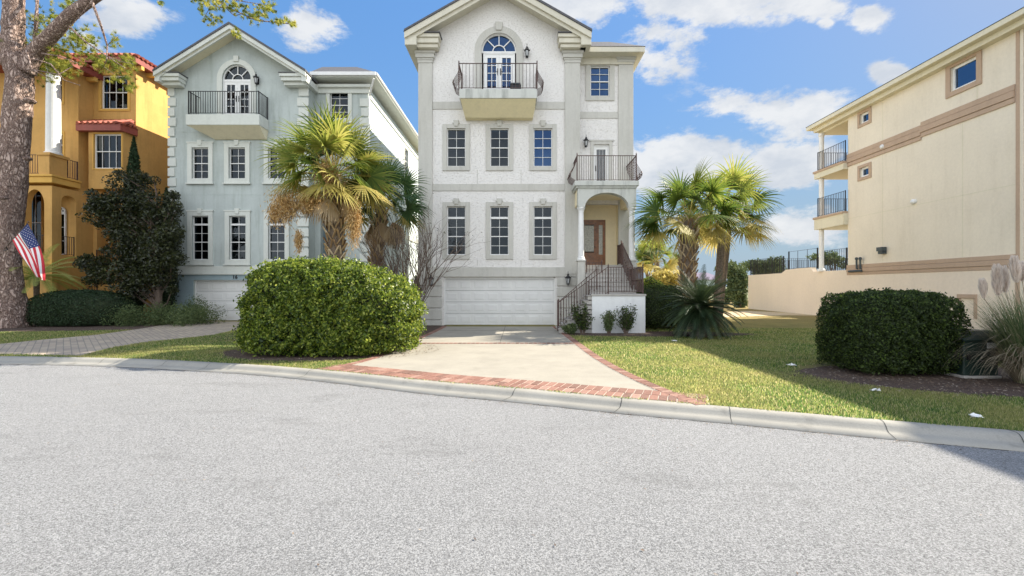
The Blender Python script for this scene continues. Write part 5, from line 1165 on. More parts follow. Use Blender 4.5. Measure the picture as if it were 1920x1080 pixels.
def sabal(name, x, y, zc, rad, label, trunk_r=.2, nf=34, mats=('palm', 'deadp'), dead=10, seeds=(), lean=(0, 0), boots=True, seed=1, tone=.45, group=None, fr=.53, yellow=4, dark=0, z0=0, extra=()):
    global rng
    rng = np.random.default_rng(seed); root = empty(name, (x, y, 0), label, 'palm tree', group)
    hub = np.array([x+lean[0], y+lean[1], zc]); V = []; rn = []; Vd = []; rd = []; Vy = []; ry_ = []; pet = MB()
    for k in range(nf+dead):
        isd = k >= nf; az = k*2.39996+rng.normal()*.2
        el = (1.45-1.75*((k+.5)/nf)**.85) if not isd else -.75-rng.random()*.5
        d = np.array([math.cos(az)*math.cos(el), math.sin(az)*math.cos(el), math.sin(el)]); pl_ = rad*(.56+.12*rng.random())*(1 if not isd else .7)
        pts = [hub.copy()]; v = d.copy(); p = hub.copy()
        for j in range(4):
            p = p+v*pl_/4; v = v-UP*.10*(1 if not isd else 1.6); v /= np.linalg.norm(v); pts.append(p.copy())
        pet.tube([tuple(q) for q in pts], [.022, .018, .015, .012, .010], 4, False)
        yl = (not isd) and k >= nf-yellow
        dest = (Vd, rd) if isd else ((Vy, ry_) if yl else (V, rn))
        fan_frond(p, v, rad*fr*(1 if not isd else .85), n=26, spread=4.0 if not isd else 1.8, droop=(.58 if not isd else .9)+.22*max(0, -el), w=rad*.030, roll=rng.normal()*.7, V=dest[0], rn=dest[1], tone=tone+rng.normal()*.16+.1*math.sin(el))
    for (az, el, L_) in extra:
        d = np.array([math.cos(az)*math.cos(el), math.sin(az)*math.cos(el), math.sin(el)]); p = hub+d*L_; pet.tube([tuple(hub), tuple((hub+p)/2+UP*.08), tuple(p)], [.02, .015, .01], 4, False)
        fan_frond(p, d-UP*.3, rad*fr, n=28, spread=3.1, droop=.6, w=rad*.030, V=V, rn=rn, tone=.3)
    fast('crown', np.array(V), 4, M[mats[0]], rn, root)
    if Vy: fast('yellowing_fronds', np.array(Vy), 4, M['palmy'], ry_, root)
    if Vd: fast('dead_fronds', np.array(Vd), 4, M[mats[1]], rd, root)
    pet.build('leaf_stems', M['palmy' if mats[0] == 'palm' else 'palmd'], root)
    t = MB(); base = Vector((x, y, z0)); top = Vector(hub)
    t.tube([base, base.lerp(top, .3), base.lerp(top, .7), top], [trunk_r*1.05, trunk_r*.9, trunk_r*.95, trunk_r*.8], 12)
    t.build('trunk', M['bark'], root)
    if boots:
        b = MB(); nb = 110; H = zc-z0
        for k in range(nb):
            f_ = k/nb; z = z0+H*(.12+.86*f_); a = k*2.39996; r_ = trunk_r*(.88+.1*f_); b.rv = rng.random(); cc = base.lerp(top, (z-z0)/H); w = trunk_r*.42
            rdv = Vector((math.cos(a), math.sin(a), 0)); tn = Vector((-math.sin(a), math.cos(a), 0)); lo = cc+rdv*r_*.9; L_ = .20+.10*f_
            for sg in (-1, 1):
                e = lo+tn*sg*w+Vector((0, 0, -.02)); tip = lo+rdv*(.13+.07*f_)+Vector((0, 0, L_))+tn*sg*w*.15
                b.bar(e, tip, .05, .03)
        b.build('leaf_boots', M['boot'], root)
    if seeds:
        C_ = []
        for (px, py, rx, ry2, D_, nn) in seeds:
            c0 = P(px, py, D_); s_ = D_/F; k = nn; u1 = rng.normal(size=(k, 3))*.42
            C_.append(np.array(c0)+u1*np.array([rx*s_, rx*s_*.7, ry2*s_]))
        C_ = np.concatenate(C_); Nn = rand_dirs(len(C_)); Nn[:, 2] *= .3
        n_ = len(C_); dirs = rng.normal(size=(n_, 3))*.5+np.array([0, 0, -1.0]); dirs /= np.linalg.norm(dirs, axis=1)[:, None]; sd = np.cross(dirs, Nn); sd /= np.linalg.norm(sd, axis=1)[:, None]
        L_ = .10; w = .009; Vv = np.stack([C_-sd*w, C_+sd*w, C_+dirs*L_+sd*w*.6, C_+dirs*L_-sd*w*.6], 1).reshape(-1, 3)
        fast('seed_stalks', Vv, 4, M['seed'], rng.random(n_), root)
    return root
c = P(626, 335, 15.2)
sabal('cabbage_palm', P(633, 500, 15.2).x, 15.2, c.z, 2.05, 'full golden-green palm with drooping dry seed stalks in front of the blue house', .25, nf=54, dead=6,
      seeds=[(612, 325, 20, 30, 14.0, 1900), (535, 385, 30, 36, 14.6, 2300), (580, 380, 36, 22, 14.6, 1300), (664, 415, 14, 46, 14.4, 1700), (560, 450, 8, 22, 14.9, 500), (515, 400, 14, 22, 14.7, 500)], lean=(-.12, 0), seed=4, tone=.62, yellow=12)
c = P(716, 385, 17.6)
sabal('cabbage_palm', P(693, 480, 17.6).x, 17.6, c.z, 1.95, 'smaller darker palm with brown hanging fronds between the blue house and the white house', .19, nf=32, dead=8, seed=9, lean=(.45, 0), mats=('palmd', 'deadp'), tone=.45, yellow=3)
c = P(1297, 412, 18.2)
sabal('cabbage_palm', P(1287, 520, 18.2).x, 18.2, c.z, 2.15, 'left palm of the pair on the right lawn, its trunk rough with old leaf bases', .28, nf=33, dead=0, seed=15, tone=.40, lean=(.1, 0), yellow=5, extra=((PI+.05, .05, 1.75),))
c = P(1362, 405, 19.6)
sabal('cabbage_palm', P(1341, 520, 19.6).x, 19.6, c.z, 2.25, 'right palm of the pair on the right lawn, with a smooth grey trunk', .165, nf=33, dead=0, seed=22, tone=.52, boots=False, lean=(.35, 0), yellow=10)
c = P(1375, 425, 22.5)
sabal('cabbage_palm', P(1349, 520, 22.5).x, 22.5, c.z, 2.1, 'reddish slender palm trunk standing behind the smooth grey palm trunk', .13, nf=20, dead=0, seed=29, tone=.5, lean=(.5, 0), yellow=6, boots=False)
c = P(1236, 492, 36)
sabal('cabbage_palm', c.x-.2, 36, c.z, 2.2, 'small distant palm seen past the entry steps', .25, nf=24, dead=4, seed=31, tone=.6, boots=False, yellow=8)
def pinnate(base, az, el, L_, droop, nl, ll, w, V, rn, tone, stem, vshape=.3):
    p = np.array(base, float); v = np.array([math.cos(az)*math.cos(el), math.sin(az)*math.cos(el), math.sin(el)]); seg = 14; pts = [p.copy()]; dirs = [v.copy()]
    for k in range(seg):
        p = p+v*L_/seg; v = v-UP*droop/seg; v /= np.linalg.norm(v); pts.append(p.copy()); dirs.append(v.copy())
    stem.tube([tuple(q) for q in pts[::2]], list(np.linspace(.016, .004, len(pts[::2]))), 4, False); pts = np.array(pts)
    for i in range(nl):
        t = .10+.9*i/nl; j = min(seg-1, int(t*seg)); f_ = t*seg-j; q = pts[j]*(1-f_)+pts[j+1]*f_; d = dirs[j]; sd = np.cross(d, UP); sd /= np.linalg.norm(sd)+1e-9; up = np.cross(sd, d); l_ = ll*math.sin(PI*min(1, .12+t*.86))**.6
        for sg in (-1, 1):
            e = sd*sg+d*.65+up*vshape+rng.normal(size=3)*.05; e /= np.linalg.norm(e); tip = q+e*l_-UP*l_*.12; wv = d*w/2; mid = q+e*l_*.55
            V += [q-wv, q+wv, mid+wv*.9, mid-wv*.9, mid-wv*.9, mid+wv*.9, tip+wv*.1, tip-wv*.1]; rn += [tone, tone]
def pinnate_palm(name, x, y, z, nf, L_, label, mat, seed, el0=1.35, el1=-.1, droop=1.1, nl=42, ll=.17, w=.016, cat='palm', trunk=.16, trunk_h=None, azr=None):
    global rng
    rng = np.random.default_rng(seed); root = empty(name, (x, y, 0), label, cat); V = []; rn = []; st = MB()
    for k in range(nf):
        az = (k*2.39996) if azr is None else rng.uniform(*azr); el = el0+(el1-el0)*((k+.5)/nf)**.8+rng.normal()*.08
        pinnate((x, y, z), az, el, L_*(.85+.3*rng.random()), droop, nl, ll, w, V, rn, min(1, max(0, .4+rng.normal()*.25)), st)
    fast('crown', np.array(V), 4, M[mat], rn, root); st.build('leaf_stems', M[mat], root)
    MB().lathe((x, y, 0), [(trunk*1.1, 0), (trunk, z*.5), (trunk*1.1, z*.95), (trunk*.5, z+.05)], 12).build('trunk', M['bark'], root); return root
s0 = P(1312, 595, 15.4)
pinnate_palm('sago_palm', s0.x, 15.4, 1.0, 150, 1.42, 'spiky dark green sago palm at the edge of the right lawn', 'sago', 41, el0=1.35, el1=-.75, droop=.9, nl=52, ll=.20, w=.013, cat='sago palm', trunk=.22)
s0 = P(1290, 560, 17.0)
pinnate_palm('palm_shrub', -21.5, 20.3, 2.1, 34, 2.0, 'pale yellow-green feather palm fronds fanning out behind the flag', 'palmf', 44, el0=1.2, el1=-.1, droop=1.3, nl=44, ll=.30, w=.022, trunk=.1)
# bare crepe myrtle beside the white house
rng = np.random.default_rng(51); random.seed(51)
cm_ = empty('crepe_myrtle', (P(765, 520, 17.2).x, 17.2, 0), 'leafless grey many-stemmed shrub between the small dark palm and the white house', 'shrub')
tw = MB(); tips = []
def branch(p, v, L_, r_, depth):
    pts = [Vector(p)]; v = Vector(v).normalized(); n_ = 4
    for k in range(n_):
        v = (v+Vector(rng.normal(size=3)*.10)+Vector((0, 0, .03))).normalized(); pts.append(pts[-1]+v*L_/n_)
    tw.tube(pts, [r_, r_*.88, r_*.76, r_*.64, r_*.5], 5 if depth < 2 else 4, False)
    if depth >= 3: tips.append(pts[-1]); return
    for k in range(3 if depth < 2 else 2):
        branch(pts[random.choice((2, 3, 4))], (v+Vector(rng.normal(size=3)*.26)+Vector((0, 0, .12))).normalized(), L_*.68, r_*.55, depth+1)
b0 = Vector((P(765, 520, 17.2).x, 17.2, 0))
for k in range(22):
    a = k*2.4; branch(b0+Vector((.12*math.cos(a), .12*math.sin(a), 0)), (math.cos(a)*.36, math.sin(a)*.2, 1), rng.uniform(1.6, 2.3), .030, 0)
tw.build('stems', M['twig'], cm_)
tp = np.array([tuple(t) for t in tips if rng.random() < .25]); tp = np.concatenate([tp+rng.normal(size=tp.shape)*.05 for _ in range(3)]); fast('last_leaves', leaf_quads(tp, rand_dirs(len(tp)), .06, .03, .1), 4, M['mleaf'], rng.random(len(tp)), cm_)
# small leafy shrubs in front of the landing
for i, (px, py, hh, wd, lab) in enumerate(((1092, 622, 1.05, .48, 'leafy shrub against the lowest entry steps'), (1142, 622, .80, .28, 'small thin shrub in the middle of the white landing wall'), (1174, 622, .98, .42, 'tallest dark shrub before the right half of the landing wall'), (1070, 628, .35, .30, 'low silvery tuft at the foot of the entry steps'))):
    g = G(px, py+6); g.y = 16.15; g.x = (px-CX)*16.15/F; root = empty('shrub', (g.x, g.y, 0), lab, 'shrub', 'shrubs along the landing wall'); st = MB(); C_ = []
    for k in range(26):
        a = rng.random()*6.28; t = Vector((g.x+math.cos(a)*wd*rng.random(), g.y+math.sin(a)*wd*.5*rng.random(), hh*(.55+.5*rng.random()))); st.tube([(g.x+math.cos(a)*.05, g.y, 0), ((g.x+t.x)/2, (g.y+t.y)/2, t.z*.55), t], [.012, .009, .004], 4, False)
        for j in range(70):
            f_ = .3+.75*rng.random(); C_.append([g.x+(t.x-g.x)*f_+rng.normal()*.05, g.y+(t.y-g.y)*f_+rng.normal()*.05, t.z*f_+rng.normal()*.04])
    st.build('stems', M['twig'], root); C_ = np.array(C_); C_ = C_[C_[:, 2] > .03]; fast('foliage', leaf_quads(C_, rand_dirs(len(C_)), .075, .032, .2), 4, M['gcover' if i in (1, 3) else 'dleaf'], rng.random(len(C_)), root)

# pampas grass
def pampas(x, y, n, R_, label):
    root = empty('pampas_grass', (x, y, 0), label, 'ornamental grass')
    for nm, mat, cnt, hgt, dr_lo, dr_hi in (('blades', 'pampas', n, 1.25, .6, 2.2), ('dry_blades', 'strawb', n//3, 1.15, 2.2, 3.6)):
        V = []; rn = []
        for k in range(cnt):
            a = rng.random()*2*PI; L_ = hgt*(.6+.6*rng.random()); el = 1.1+.35*rng.random() if nm == 'blades' else .75+.5*rng.random(); v = np.array([math.cos(a)*math.cos(el), math.sin(a)*math.cos(el), math.sin(el)]); p = np.array([x+math.cos(a)*.25*rng.random(), y+math.sin(a)*.25*rng.random(), .02]); sd = np.array([-math.sin(a), math.cos(a), 0]); dr__ = rng.uniform(dr_lo, dr_hi); w = .010; pr_ = None; t_ = rng.random()
            for s_ in range(8):
                q = p+v*L_/7; v = v-UP*dr__/7*(s_/4); v /= np.linalg.norm(v); ww = w*(1-s_/8.5)
                if q[2] < .02: q[2] = .02
                V += [p-sd*ww, p+sd*ww, q+sd*ww*.85, q-sd*ww*.85]; rn.append(t_); p = q
        fast(nm, np.array(V), 4, M[mat], rn, root)
    return root
pg = pampas(8.95, 7.9, 2100, 1.0, 'pampas grass clump with silver plumes at the right edge beside the clipped hedge')
st = MB()
for (px, pyt, pyb, D_, wd) in ((1845, 532, 560, 7.9, .04), (1872, 505, 555, 7.8, .075), (1885, 508, 550, 7.9, .065), (1906, 490, 530, 7.5, .065), (1917, 500, 528, 7.6, .055)):
    a = P(px, pyb, D_); t = P(px-4, pyt, D_); st.tube([(8.95+rng.normal()*.1, 7.9, .1), Vector((8.95, 7.9, .1)).lerp(a, .6)+Vector((0, 0, .1)), a], [.006, .006, .005], 5, False)
    n_ = 900; f_ = rng.random(n_); rad = wd*np.sin(PI*np.clip(f_*.85+.1, 0, 1))**.8; an = rng.random(n_)*6.28; ax = np.array(a)[None]*(1-f_)[:, None]+np.array(t)[None]*f_[:, None]; Cc = ax+np.stack([np.cos(an)*rad*rng.random(n_), np.sin(an)*rad*rng.random(n_), 0*an], 1)
    N_ = np.stack([np.cos(an), np.sin(an), .2+0*an], 1); dirs = N_*.3+UP; dirs /= np.linalg.norm(dirs, axis=1)[:, None]; sd = np.cross(dirs, rand_dirs(n_)); sd /= np.linalg.norm(sd, axis=1)[:, None]; w = .004
    fast('plume', np.stack([Cc-sd*w, Cc+sd*w, Cc+dirs*.11+sd*w*.4, Cc+dirs*.11-sd*w*.4], 1).reshape(-1, 3), 4, M['plume'], rng.random(n_), pg)
st.build('plume_stalks', M['strawb'], pg)
# green utility cabinet beside the hedge
uc = P(1822, 660, 8.6); ub = empty('utility_box', (uc.x+.1, 8.75, 0), 'dark green utility cabinet with a white sticker between the clipped hedge and the pampas grass', 'utility box')
mu = simple('dark_green_enamel', (.016, .032, .026, 1), .35, var=.1); x0_, x1_ = uc.x-.35, uc.x+.30
m_ = MB(); m_.prism([(8.4, .05), (9.1, .05), (9.1, .85), (8.6, .85), (8.4, .72)], x0_, x1_, 'x'); m_.build('cabinet', mu, ub, bevel=.02)
m_ = MB(); m_.prism([(8.36, .71), (8.58, .87), (9.14, .87), (9.14, .83), (8.6, .83), (8.38, .68)], x0_-.03, x1_+.03, 'x'); m_.build('lid', mu, ub, bevel=.01)
m_ = MB(); m_.box(x0_-.02, x1_+.02, 8.36, 9.15, 0, .05); m_.build('pad', M['concrete'], ub, bevel=.01)
m_ = MB(); m_.box(x1_-.22, x1_-.05, 8.393, 8.399, .56, .66); m_.build('sticker', M['hw'], ub)
m_ = MB(); m_.box(x0_+.05, x0_+.10, 8.37, 8.399, .35, .45); m_.lathe((x0_+.3, 8.38, .3), [(.03, 0), (.03, .04)], 8); m_.build('latch', M['iron'], ub)

# ------------------------------------------------------------ big pine, its limbs and the flag
Dp = 19.0; sP = Dp/F
pn = empty('pine_tree', (P(17, 610, Dp).x, Dp, 0), 'huge rough-barked pine trunk at the left edge with limbs over the ochre house', 'tree')
def barkm():
    m, n, l, b = mk('plated_pine_bark'); b.inputs['Roughness'].default_value = .95; b.inputs['Specular IOR Level'].default_value = .2
    tcx = n.new('ShaderNodeTexCoord'); mp_ = n.new('ShaderNodeMapping'); mp_.inputs['Scale'].default_value = (1, 1, .38); l.new(tcx.outputs['Object'], mp_.inputs[0])
    nz = n.new('ShaderNodeTexNoise'); nz.inputs['Scale'].default_value = 5; nz.inputs['Detail'].default_value = 5; l.new(mp_.outputs[0], nz.inputs['Vector'])
    mv = n.new('ShaderNodeMix'); mv.data_type = 'VECTOR'; mv.inputs[0].default_value = .3; l.new(mp_.outputs[0], mv.inputs[4]); l.new(nz.outputs['Color'], mv.inputs[5])
    vo = n.new('ShaderNodeTexVoronoi'); vo.feature = 'DISTANCE_TO_EDGE'; vo.inputs['Scale'].default_value = 13; l.new(mv.outputs[1], vo.inputs['Vector'])
    c = ramp(n, l, vo.outputs[0], [(.0, (.06, .032, .024)), (.10, (.36, .23, .18)), (.35, (.62, .48, .41))])
    c = mixc(n, l, .45, c, ramp(n, l, noise(n, l, 14, 6, .75), [(.35, (.16, .09, .065)), (.65, (.64, .52, .46))])); l.new(c, b.inputs['Base Color'])
    h = ramp(n, l, vo.outputs[0], [(0, (0, 0, 0)), (.25, (1, 1, 1))]); nb = bump(n, l, b, h, 1, .07); bump(n, l, b, noise(n, l, 22, 6, .75), .8, .04, nb); return m
M['pbark'] = barkm(); random.seed(5); rng = np.random.default_rng(61)
def gnarl(pts, radii, n=28, sub=8, mb=None, amp=.05):
    P_ = [Vector(p) for p in pts]; q = []; rr = []
    for i in range(len(P_)-1):
        for k in range(sub):
            t = k/sub; a = P_[max(i-1, 0)]; b = P_[i]; c = P_[i+1]; d = P_[min(i+2, len(P_)-1)]
            q.append(.5*((2*b)+(c-a)*t+(2*a-5*b+4*c-d)*t*t+(3*b-a-3*c+d)*t**3)); rr.append(radii[i]*(1-t)+radii[i+1]*t)
    q.append(P_[-1]); rr.append(radii[-1]); s0_ = len(mb.v); mb.tube(q, rr, n)
    for i in range(len(q)):
        for k in range(n):
            v_ = mb.v[s0_+i*n+k]; o = v_-q[i]; a = 2*PI*k/n; f_ = 1+amp*(math.sin(a*3+i*.35)+.6*math.sin(a*7-i*.8)+.5*math.sin(a*2+i*1.3)+rng.normal()*.45); mb.v[s0_+i*n+k] = q[i]+o*f_
tk = MB(); pp = lambda a, b, D_=Dp: P(a, b, D_)
gnarl([(pp(16, 612)[0], Dp, -.1), pp(19, 590), pp(15, 540), pp(12, 440), pp(22, 330), pp(32, 230), pp(36, 150), pp(34, 110)], [.74, .58, .49, .48, .48, .44, .43, .47], mb=tk)
tk.build('trunk', M['pbark'], pn, smooth=True)
tk = MB(); gnarl([pp(28, 125), pp(24, 70), pp(26, 20), pp(30, -60), pp(36, -220)], [.42, .36, .34, .3, .2], mb=tk, n=18)
gnarl([pp(48, 135), pp(66, 98), pp(100, 62, 18.7), pp(140, 22, 18.4), pp(180, -6, 18.2), pp(260, -60, 17.4), P(330, -95, 15.6)], [.34, .29, .25, .22, .18, .12, .05], mb=tk, n=16, amp=.035)
tk.build('limb', M['pbark'], pn, smooth=True)
kn = MB(); 
for px, py, r_ in ((62, 190, .22), (58, 298, .16), (12, 372, .15)): kn.lathe(pp(px-6, py, 18.6)-Vector((0, 0, r_*.5)), [(.03, 0), (r_*.8, r_*.25), (r_, r_*.6), (r_*.6, r_), (.05, r_*1.15)], 10)
kn.build('burl', M['pbark'], pn, smooth=True)
bt = MB(); tufts = []
lines = [([(172, 2), (190, 50), (201, 85), (200, 112)], 18.0, .05), ([(130, 50), (160, 78), (200, 105), (235, 128)], 18.2, .04), ([(66, 75), (68, 40), (70, 0), (72, -60)], 19.0, .09), ([(100, 40), (120, 30), (150, 35)], 18.6, .03),
         ([(62, 110), (95, 120), (120, 150), (150, 160)], 18.4, .035), ([(78, 100), (110, 105), (150, 120)], 18.2, .03), ([(50, 95), (60, 130), (90, 145)], 18.2, .035),
         ([(322, -92), (380, -20), (430, 15), (480, 38), (545, 45)], 15.5, .035), ([(430, 15), (395, 12), (380, 38)], 15.5, .018), ([(400, -6), (440, 30), (470, 20)], 15.5, .02), ([(480, 38), (500, 18), (520, 20)], 15.5, .015), ([(330, -85), (292, -10), (303, 14)], 15.5, .015), ([(200, 105), (225, 115), (250, 120)], 18, .02), ([(201, 85), (215, 72), (222, 68)], 18, .015),
         ([(180, -6), (150, 30), (135, 45)], 18, .03), ([(200, 112), (195, 125), (215, 140)], 18, .018), ([(400, -6), (470, 5), (515, 12)], 15.5, .016), ([(60, 130), (110, 140), (135, 125)], 18.5, .03)]
for (pl_, D_, r0_) in lines:
    w3 = [P(a, b, D_+rng.normal()*.15) for a, b in pl_]; bt.tube(w3, list(np.linspace(r0_, r0_*.4, len(w3))), 6)
bt.split('branches', M['pbark'], pn)
cl = [(85, 50, 35, 40, 60), (60, 60, 30, 50, 30), (100, 95, 36, 30, 60), (75, 115, 30, 34, 50), (130, 75, 34, 30, 55), (150, 70, 24, 22, 30), (120, 125, 26, 20, 40), (100, 130, 34, 20, 40), (165, 90, 22, 26, 30), (215, 75, 14, 14, 14), (205, 120, 34, 14, 34), (240, 115, 14, 14, 18), (225, 145, 28, 18, 26), (245, 165, 10, 12, 12), (180, 110, 22, 16, 18),
      (110, 40, 24, 20, 26), (30, 90, 30, 30, 20), (130, 8, 30, 12, 20), (5, 80, 14, 20, 12)]
far_cl = [(385, 20, 14, 18, 12), (405, 38, 18, 10, 12), (440, 12, 24, 12, 22), (470, 30, 30, 14, 26), (500, 15, 26, 12, 24), (525, 40, 22, 8, 16), (548, 45, 5, 5, 6), (380, 2, 20, 10, 14), (440, 62, 9, 8, 8), (410, 8, 20, 12, 14), (300, 8, 6, 8, 4), (500, -12, 30, 10, 16)]
Vn = []; rn = []
for lst, D_ in ((cl, 19.9), (far_cl, 15.5)):
    for (px, py, rx, ry2, k) in lst:
        for j in range(int(k*(1.35 if D_ > 17 else 1.7))):
            o = rng.normal(size=2)*.5; c0 = np.array(P(px+o[0]*rx, py+o[1]*ry2, D_+rng.normal()*.5)); ax = rng.normal(size=3)+np.array([.3, -.1, .2]); ax /= np.linalg.norm(ax); t_ = rng.random()
            nd = 34; dd_ = rand_dirs(nd)*.75+ax; dd_ /= np.linalg.norm(dd_, axis=1)[:, None]; L_ = (.22 if D_ > 17 else .15)*(.7+.5*rng.random()); sd = np.cross(dd_, rand_dirs(nd)); sd /= np.linalg.norm(sd, axis=1)[:, None]; w = .0075
            Vn.append(np.stack([c0-sd*w, c0+sd*w, c0+dd_*L_], 1).reshape(-1, 3)); rn += [min(1, max(0, t_+rng.normal()*.1))]*nd
fast('needles', np.concatenate(Vn), 3, M['pine'], rn, pn)
# stars and stripes hung from the trunk
flg = empty('flag', P(20, 468, 17.9), 'hanging striped flag with white stars on a pole fixed to the pine trunk', 'flag')
pa, pb = P(-4, 480, 18.1), P(53, 417, 17.6)
MB().tube([P(8, 470, 18.2), P(14, 468, 18.0), pa.lerp(pb, .28)], [.02, .02, .02], 6).build('bracket', M['iron'], flg)
m_ = MB(); m_.tube([pa.lerp(pb, .2), pb], [.016, .012], 8); m_.lathe(pb, [(.01, -.01), (.028, .01), (.02, .04), (.003, .05)], 8); m_.build('pole', M['twig'], flg)
fr_ = simple('flag_red', (.50, .025, .04, 1), .8, var=.08); fw_ = simple('flag_white', (.75, .73, .72, 1), .8, var=.05); fb_ = simple('flag_blue', (.015, .03, .13, 1), .8, var=.08)
def flagpt(a, b):                                     # a down the hoist 0..1 (canton end at the pole tip), b along the fly 0..1
    h0 = pb.lerp(pa, .02+.50*a); fall = P(86-20*a*(1-.2*b), 525-8*a, 17.6); px = h0.lerp(fall, b)
    px += Vector((.10*math.sin(b*PI)*(1-a), 0, 0))*.9+Vector((.035*math.sin(a*11+b*5)*b, .13*math.sin(a*10+b*3)*(b**.7), .02*math.sin(a*9+b*4)*b)); return px
m_ = MB(); NA, NB = 39, 30; vs = [flagpt(i/NA, j/NB) for i in range(NA+1) for j in range(NB+1)]
for i in range(NA):
    for j in range(NB):
        s_ = int(i*13/NA); can = s_ < 7 and j < NB*.4; m_.f.append([i*(NB+1)+j, (i+1)*(NB+1)+j, (i+1)*(NB+1)+j+1, i*(NB+1)+j+1]); m_.mi.append(2 if can else (0 if s_ % 2 == 0 else 1)); m_.r.append(.5)
m_.v = vs; cloth = m_.build('cloth', [fr_, fw_, fb_], flg, smooth=True); sd_ = cloth.modifiers.new('thickness', 'SOLIDIFY'); sd_.thickness = .004
m_ = MB()
for r_ in range(9):
    for k in range(6 if r_ % 2 == 0 else 5):
        a = (r_+1)/10*7/13; b = (k*2+1+(r_ % 2))/12*.4; c0 = flagpt(a, b); ea = (flagpt(a+.01, b)-c0).normalized(); eb = (flagpt(a, b+.01)-c0).normalized(); nn = ea.cross(eb).normalized()
        nn = nn if nn.y < 0 else -nn; pts = [c0+nn*.006+(ea*math.cos(PI*q/5)+eb*math.sin(PI*q/5))*(.020 if q % 2 == 0 else .009) for q in range(10)]; m_.add(pts, [tuple(range(10))])
m_.build('stars', fw_, flg)

# ------------------------------------------------------------ distant planting and small things
def bush(px, py, rx, ry2, D_, n, leaf, mat, label, trunk=False, k=9, cat='bush', name='bush'):
    c = P(px, py, D_); s_ = D_/F; root = empty(name, (c.x, c.y, 0), label, cat); bl_ = []
    for j in range(k): bl_.append(((c.x+rng.normal()*rx*s_*.45, c.y+rng.normal()*rx*s_*.3, c.z+rng.normal()*ry2*s_*.4), rx*s_*.5, rx*s_*.45, ry2*s_*.5))
    bl_.append(((c.x, c.y, c.z), rx*s_*.75, rx*s_*.6, ry2*s_*.75)); scatter_crown(root, bl_, n, leaf, M[mat], .55, .3, .2)
    t = MB(); t.tube([(c.x, c.y, -.05), (c.x+.1, c.y, c.z*.6), (c.x, c.y, c.z)], [.14, .09, .04], 7)
    for j in bl_[:5]: t.tube([(c.x+.05, c.y, c.z*.5), j[0]], [.05, .02], 5)
    t.build('trunk', M['twig'], root); return root
bush(1388, 532, 22, 42, 37, 5200, .22, 'far_leaf', 'scrubby oak growing against the end of the terrace wall', name='oak_tree', cat='tree')
bush(1366, 505, 24, 16, 46, 2200, .26, 'far_leaf', 'thin tree top behind the scrubby oak', name='oak_tree', cat='tree')
bush(1435, 502, 36, 20, 48, 3200, .28, 'far_leaf', 'wide bush behind the left end of the terrace fence')
bush(1565, 488, 28, 14, 52, 1800, .3, 'far_leaf', 'round bush seen under the rear balconies')
bush(1212, 478, 22, 26, 40, 2200, .22, 'far_leaf', 'loose grey-green tree seen just right of the entry column', name='oak_tree', cat='tree')
bush(1252, 525, 26, 20, 32, 2400, .2, 'palmy', 'dry yellow-green bush below the distant small palm')
bush(1300, 543, 40, 12, 55, 2400, .3, 'far_leaf', 'low hazy shrub line behind the sago palm'); bush(1360, 556, 20, 16, 44, 1600, .24, 'far_leaf', 'low bush at the end of the side lawn')
bush(782, 545, 10, 30, 19.2, 1500, .10, 'dleaf', 'narrow dark shrub in the gap between the big hedge and the white house')
bush(472, 618, 14, 14, 13.9, 500, .07, 'dleaf', 'tiny bush at the left end of the big hedge')
fh = empty('distant_house', (P(1320, 520, 120).x, 120, 0), 'far pale house with a violet-grey roof seen between the palm trunks', 'house')
hx = P(1320, 520, 120).x; m_ = MB(); m_.wall(hx-5, hx+5, 0, 3.6, 120, 120.3, [(hx-3.4, hx-2.2, 1.8, 3), (hx-.6, hx+.6, 1.8, 3), (hx+2.2, hx+3.4, 1.8, 3)]); m_.box(hx-5, hx+5, 120.3, 128, 0, 3.6); m_.build('wall', M['bside'], fh)
m_ = MB(); m_.add([(hx-5.6, 119.3, 3.6), (hx+5.6, 119.3, 3.6), (hx+5.6, 128.6, 3.6), (hx-5.6, 128.6, 3.6), (hx-2.5, 124, 5.6), (hx+2.5, 124, 5.6)], [(0,1,5,4), (1,2,5), (2,3,4,5), (3,0,4), (3,2,1,0)]); m_.build('roof', simple('violet_grey_roof', (.16, .13, .19, 1), .8), fh)
# scraps of white paper on the shaded lawn
for (px, py, s_, lab) in ((1484, 687, .16, 'crumpled white paper scrap on the shaded lawn left of the clipped hedge'), (1640, 735, .10, 'small pale scrap on the mulch edge in front of the clipped hedge'), (1828, 785, .12, 'pale scrap on the lawn by the kerb at right'), (1265, 641, .13, 'flat pale scrap on the lawn near the sago palm')):
    g = G(px, py); m_ = MB(); vs = []; n_ = 7
    for i in range(n_):
        for j in range(n_): vs.append((g.x+(i/(n_-1)-.5)*s_*1.2+rng.normal()*.012, g.y+(j/(n_-1)-.5)*s_*.8+rng.normal()*.012, .02+abs(rng.normal())*.02))
    m_.add(vs, [(i*n_+j, (i+1)*n_+j, (i+1)*n_+j+1, i*n_+j+1) for i in range(n_-1) for j in range(n_-1) if (i, j) not in ((0, 0), (5, 5), (0, 5))]); o = m_.build('paper_scrap', M['hw']); tag(o, lab, 'litter')
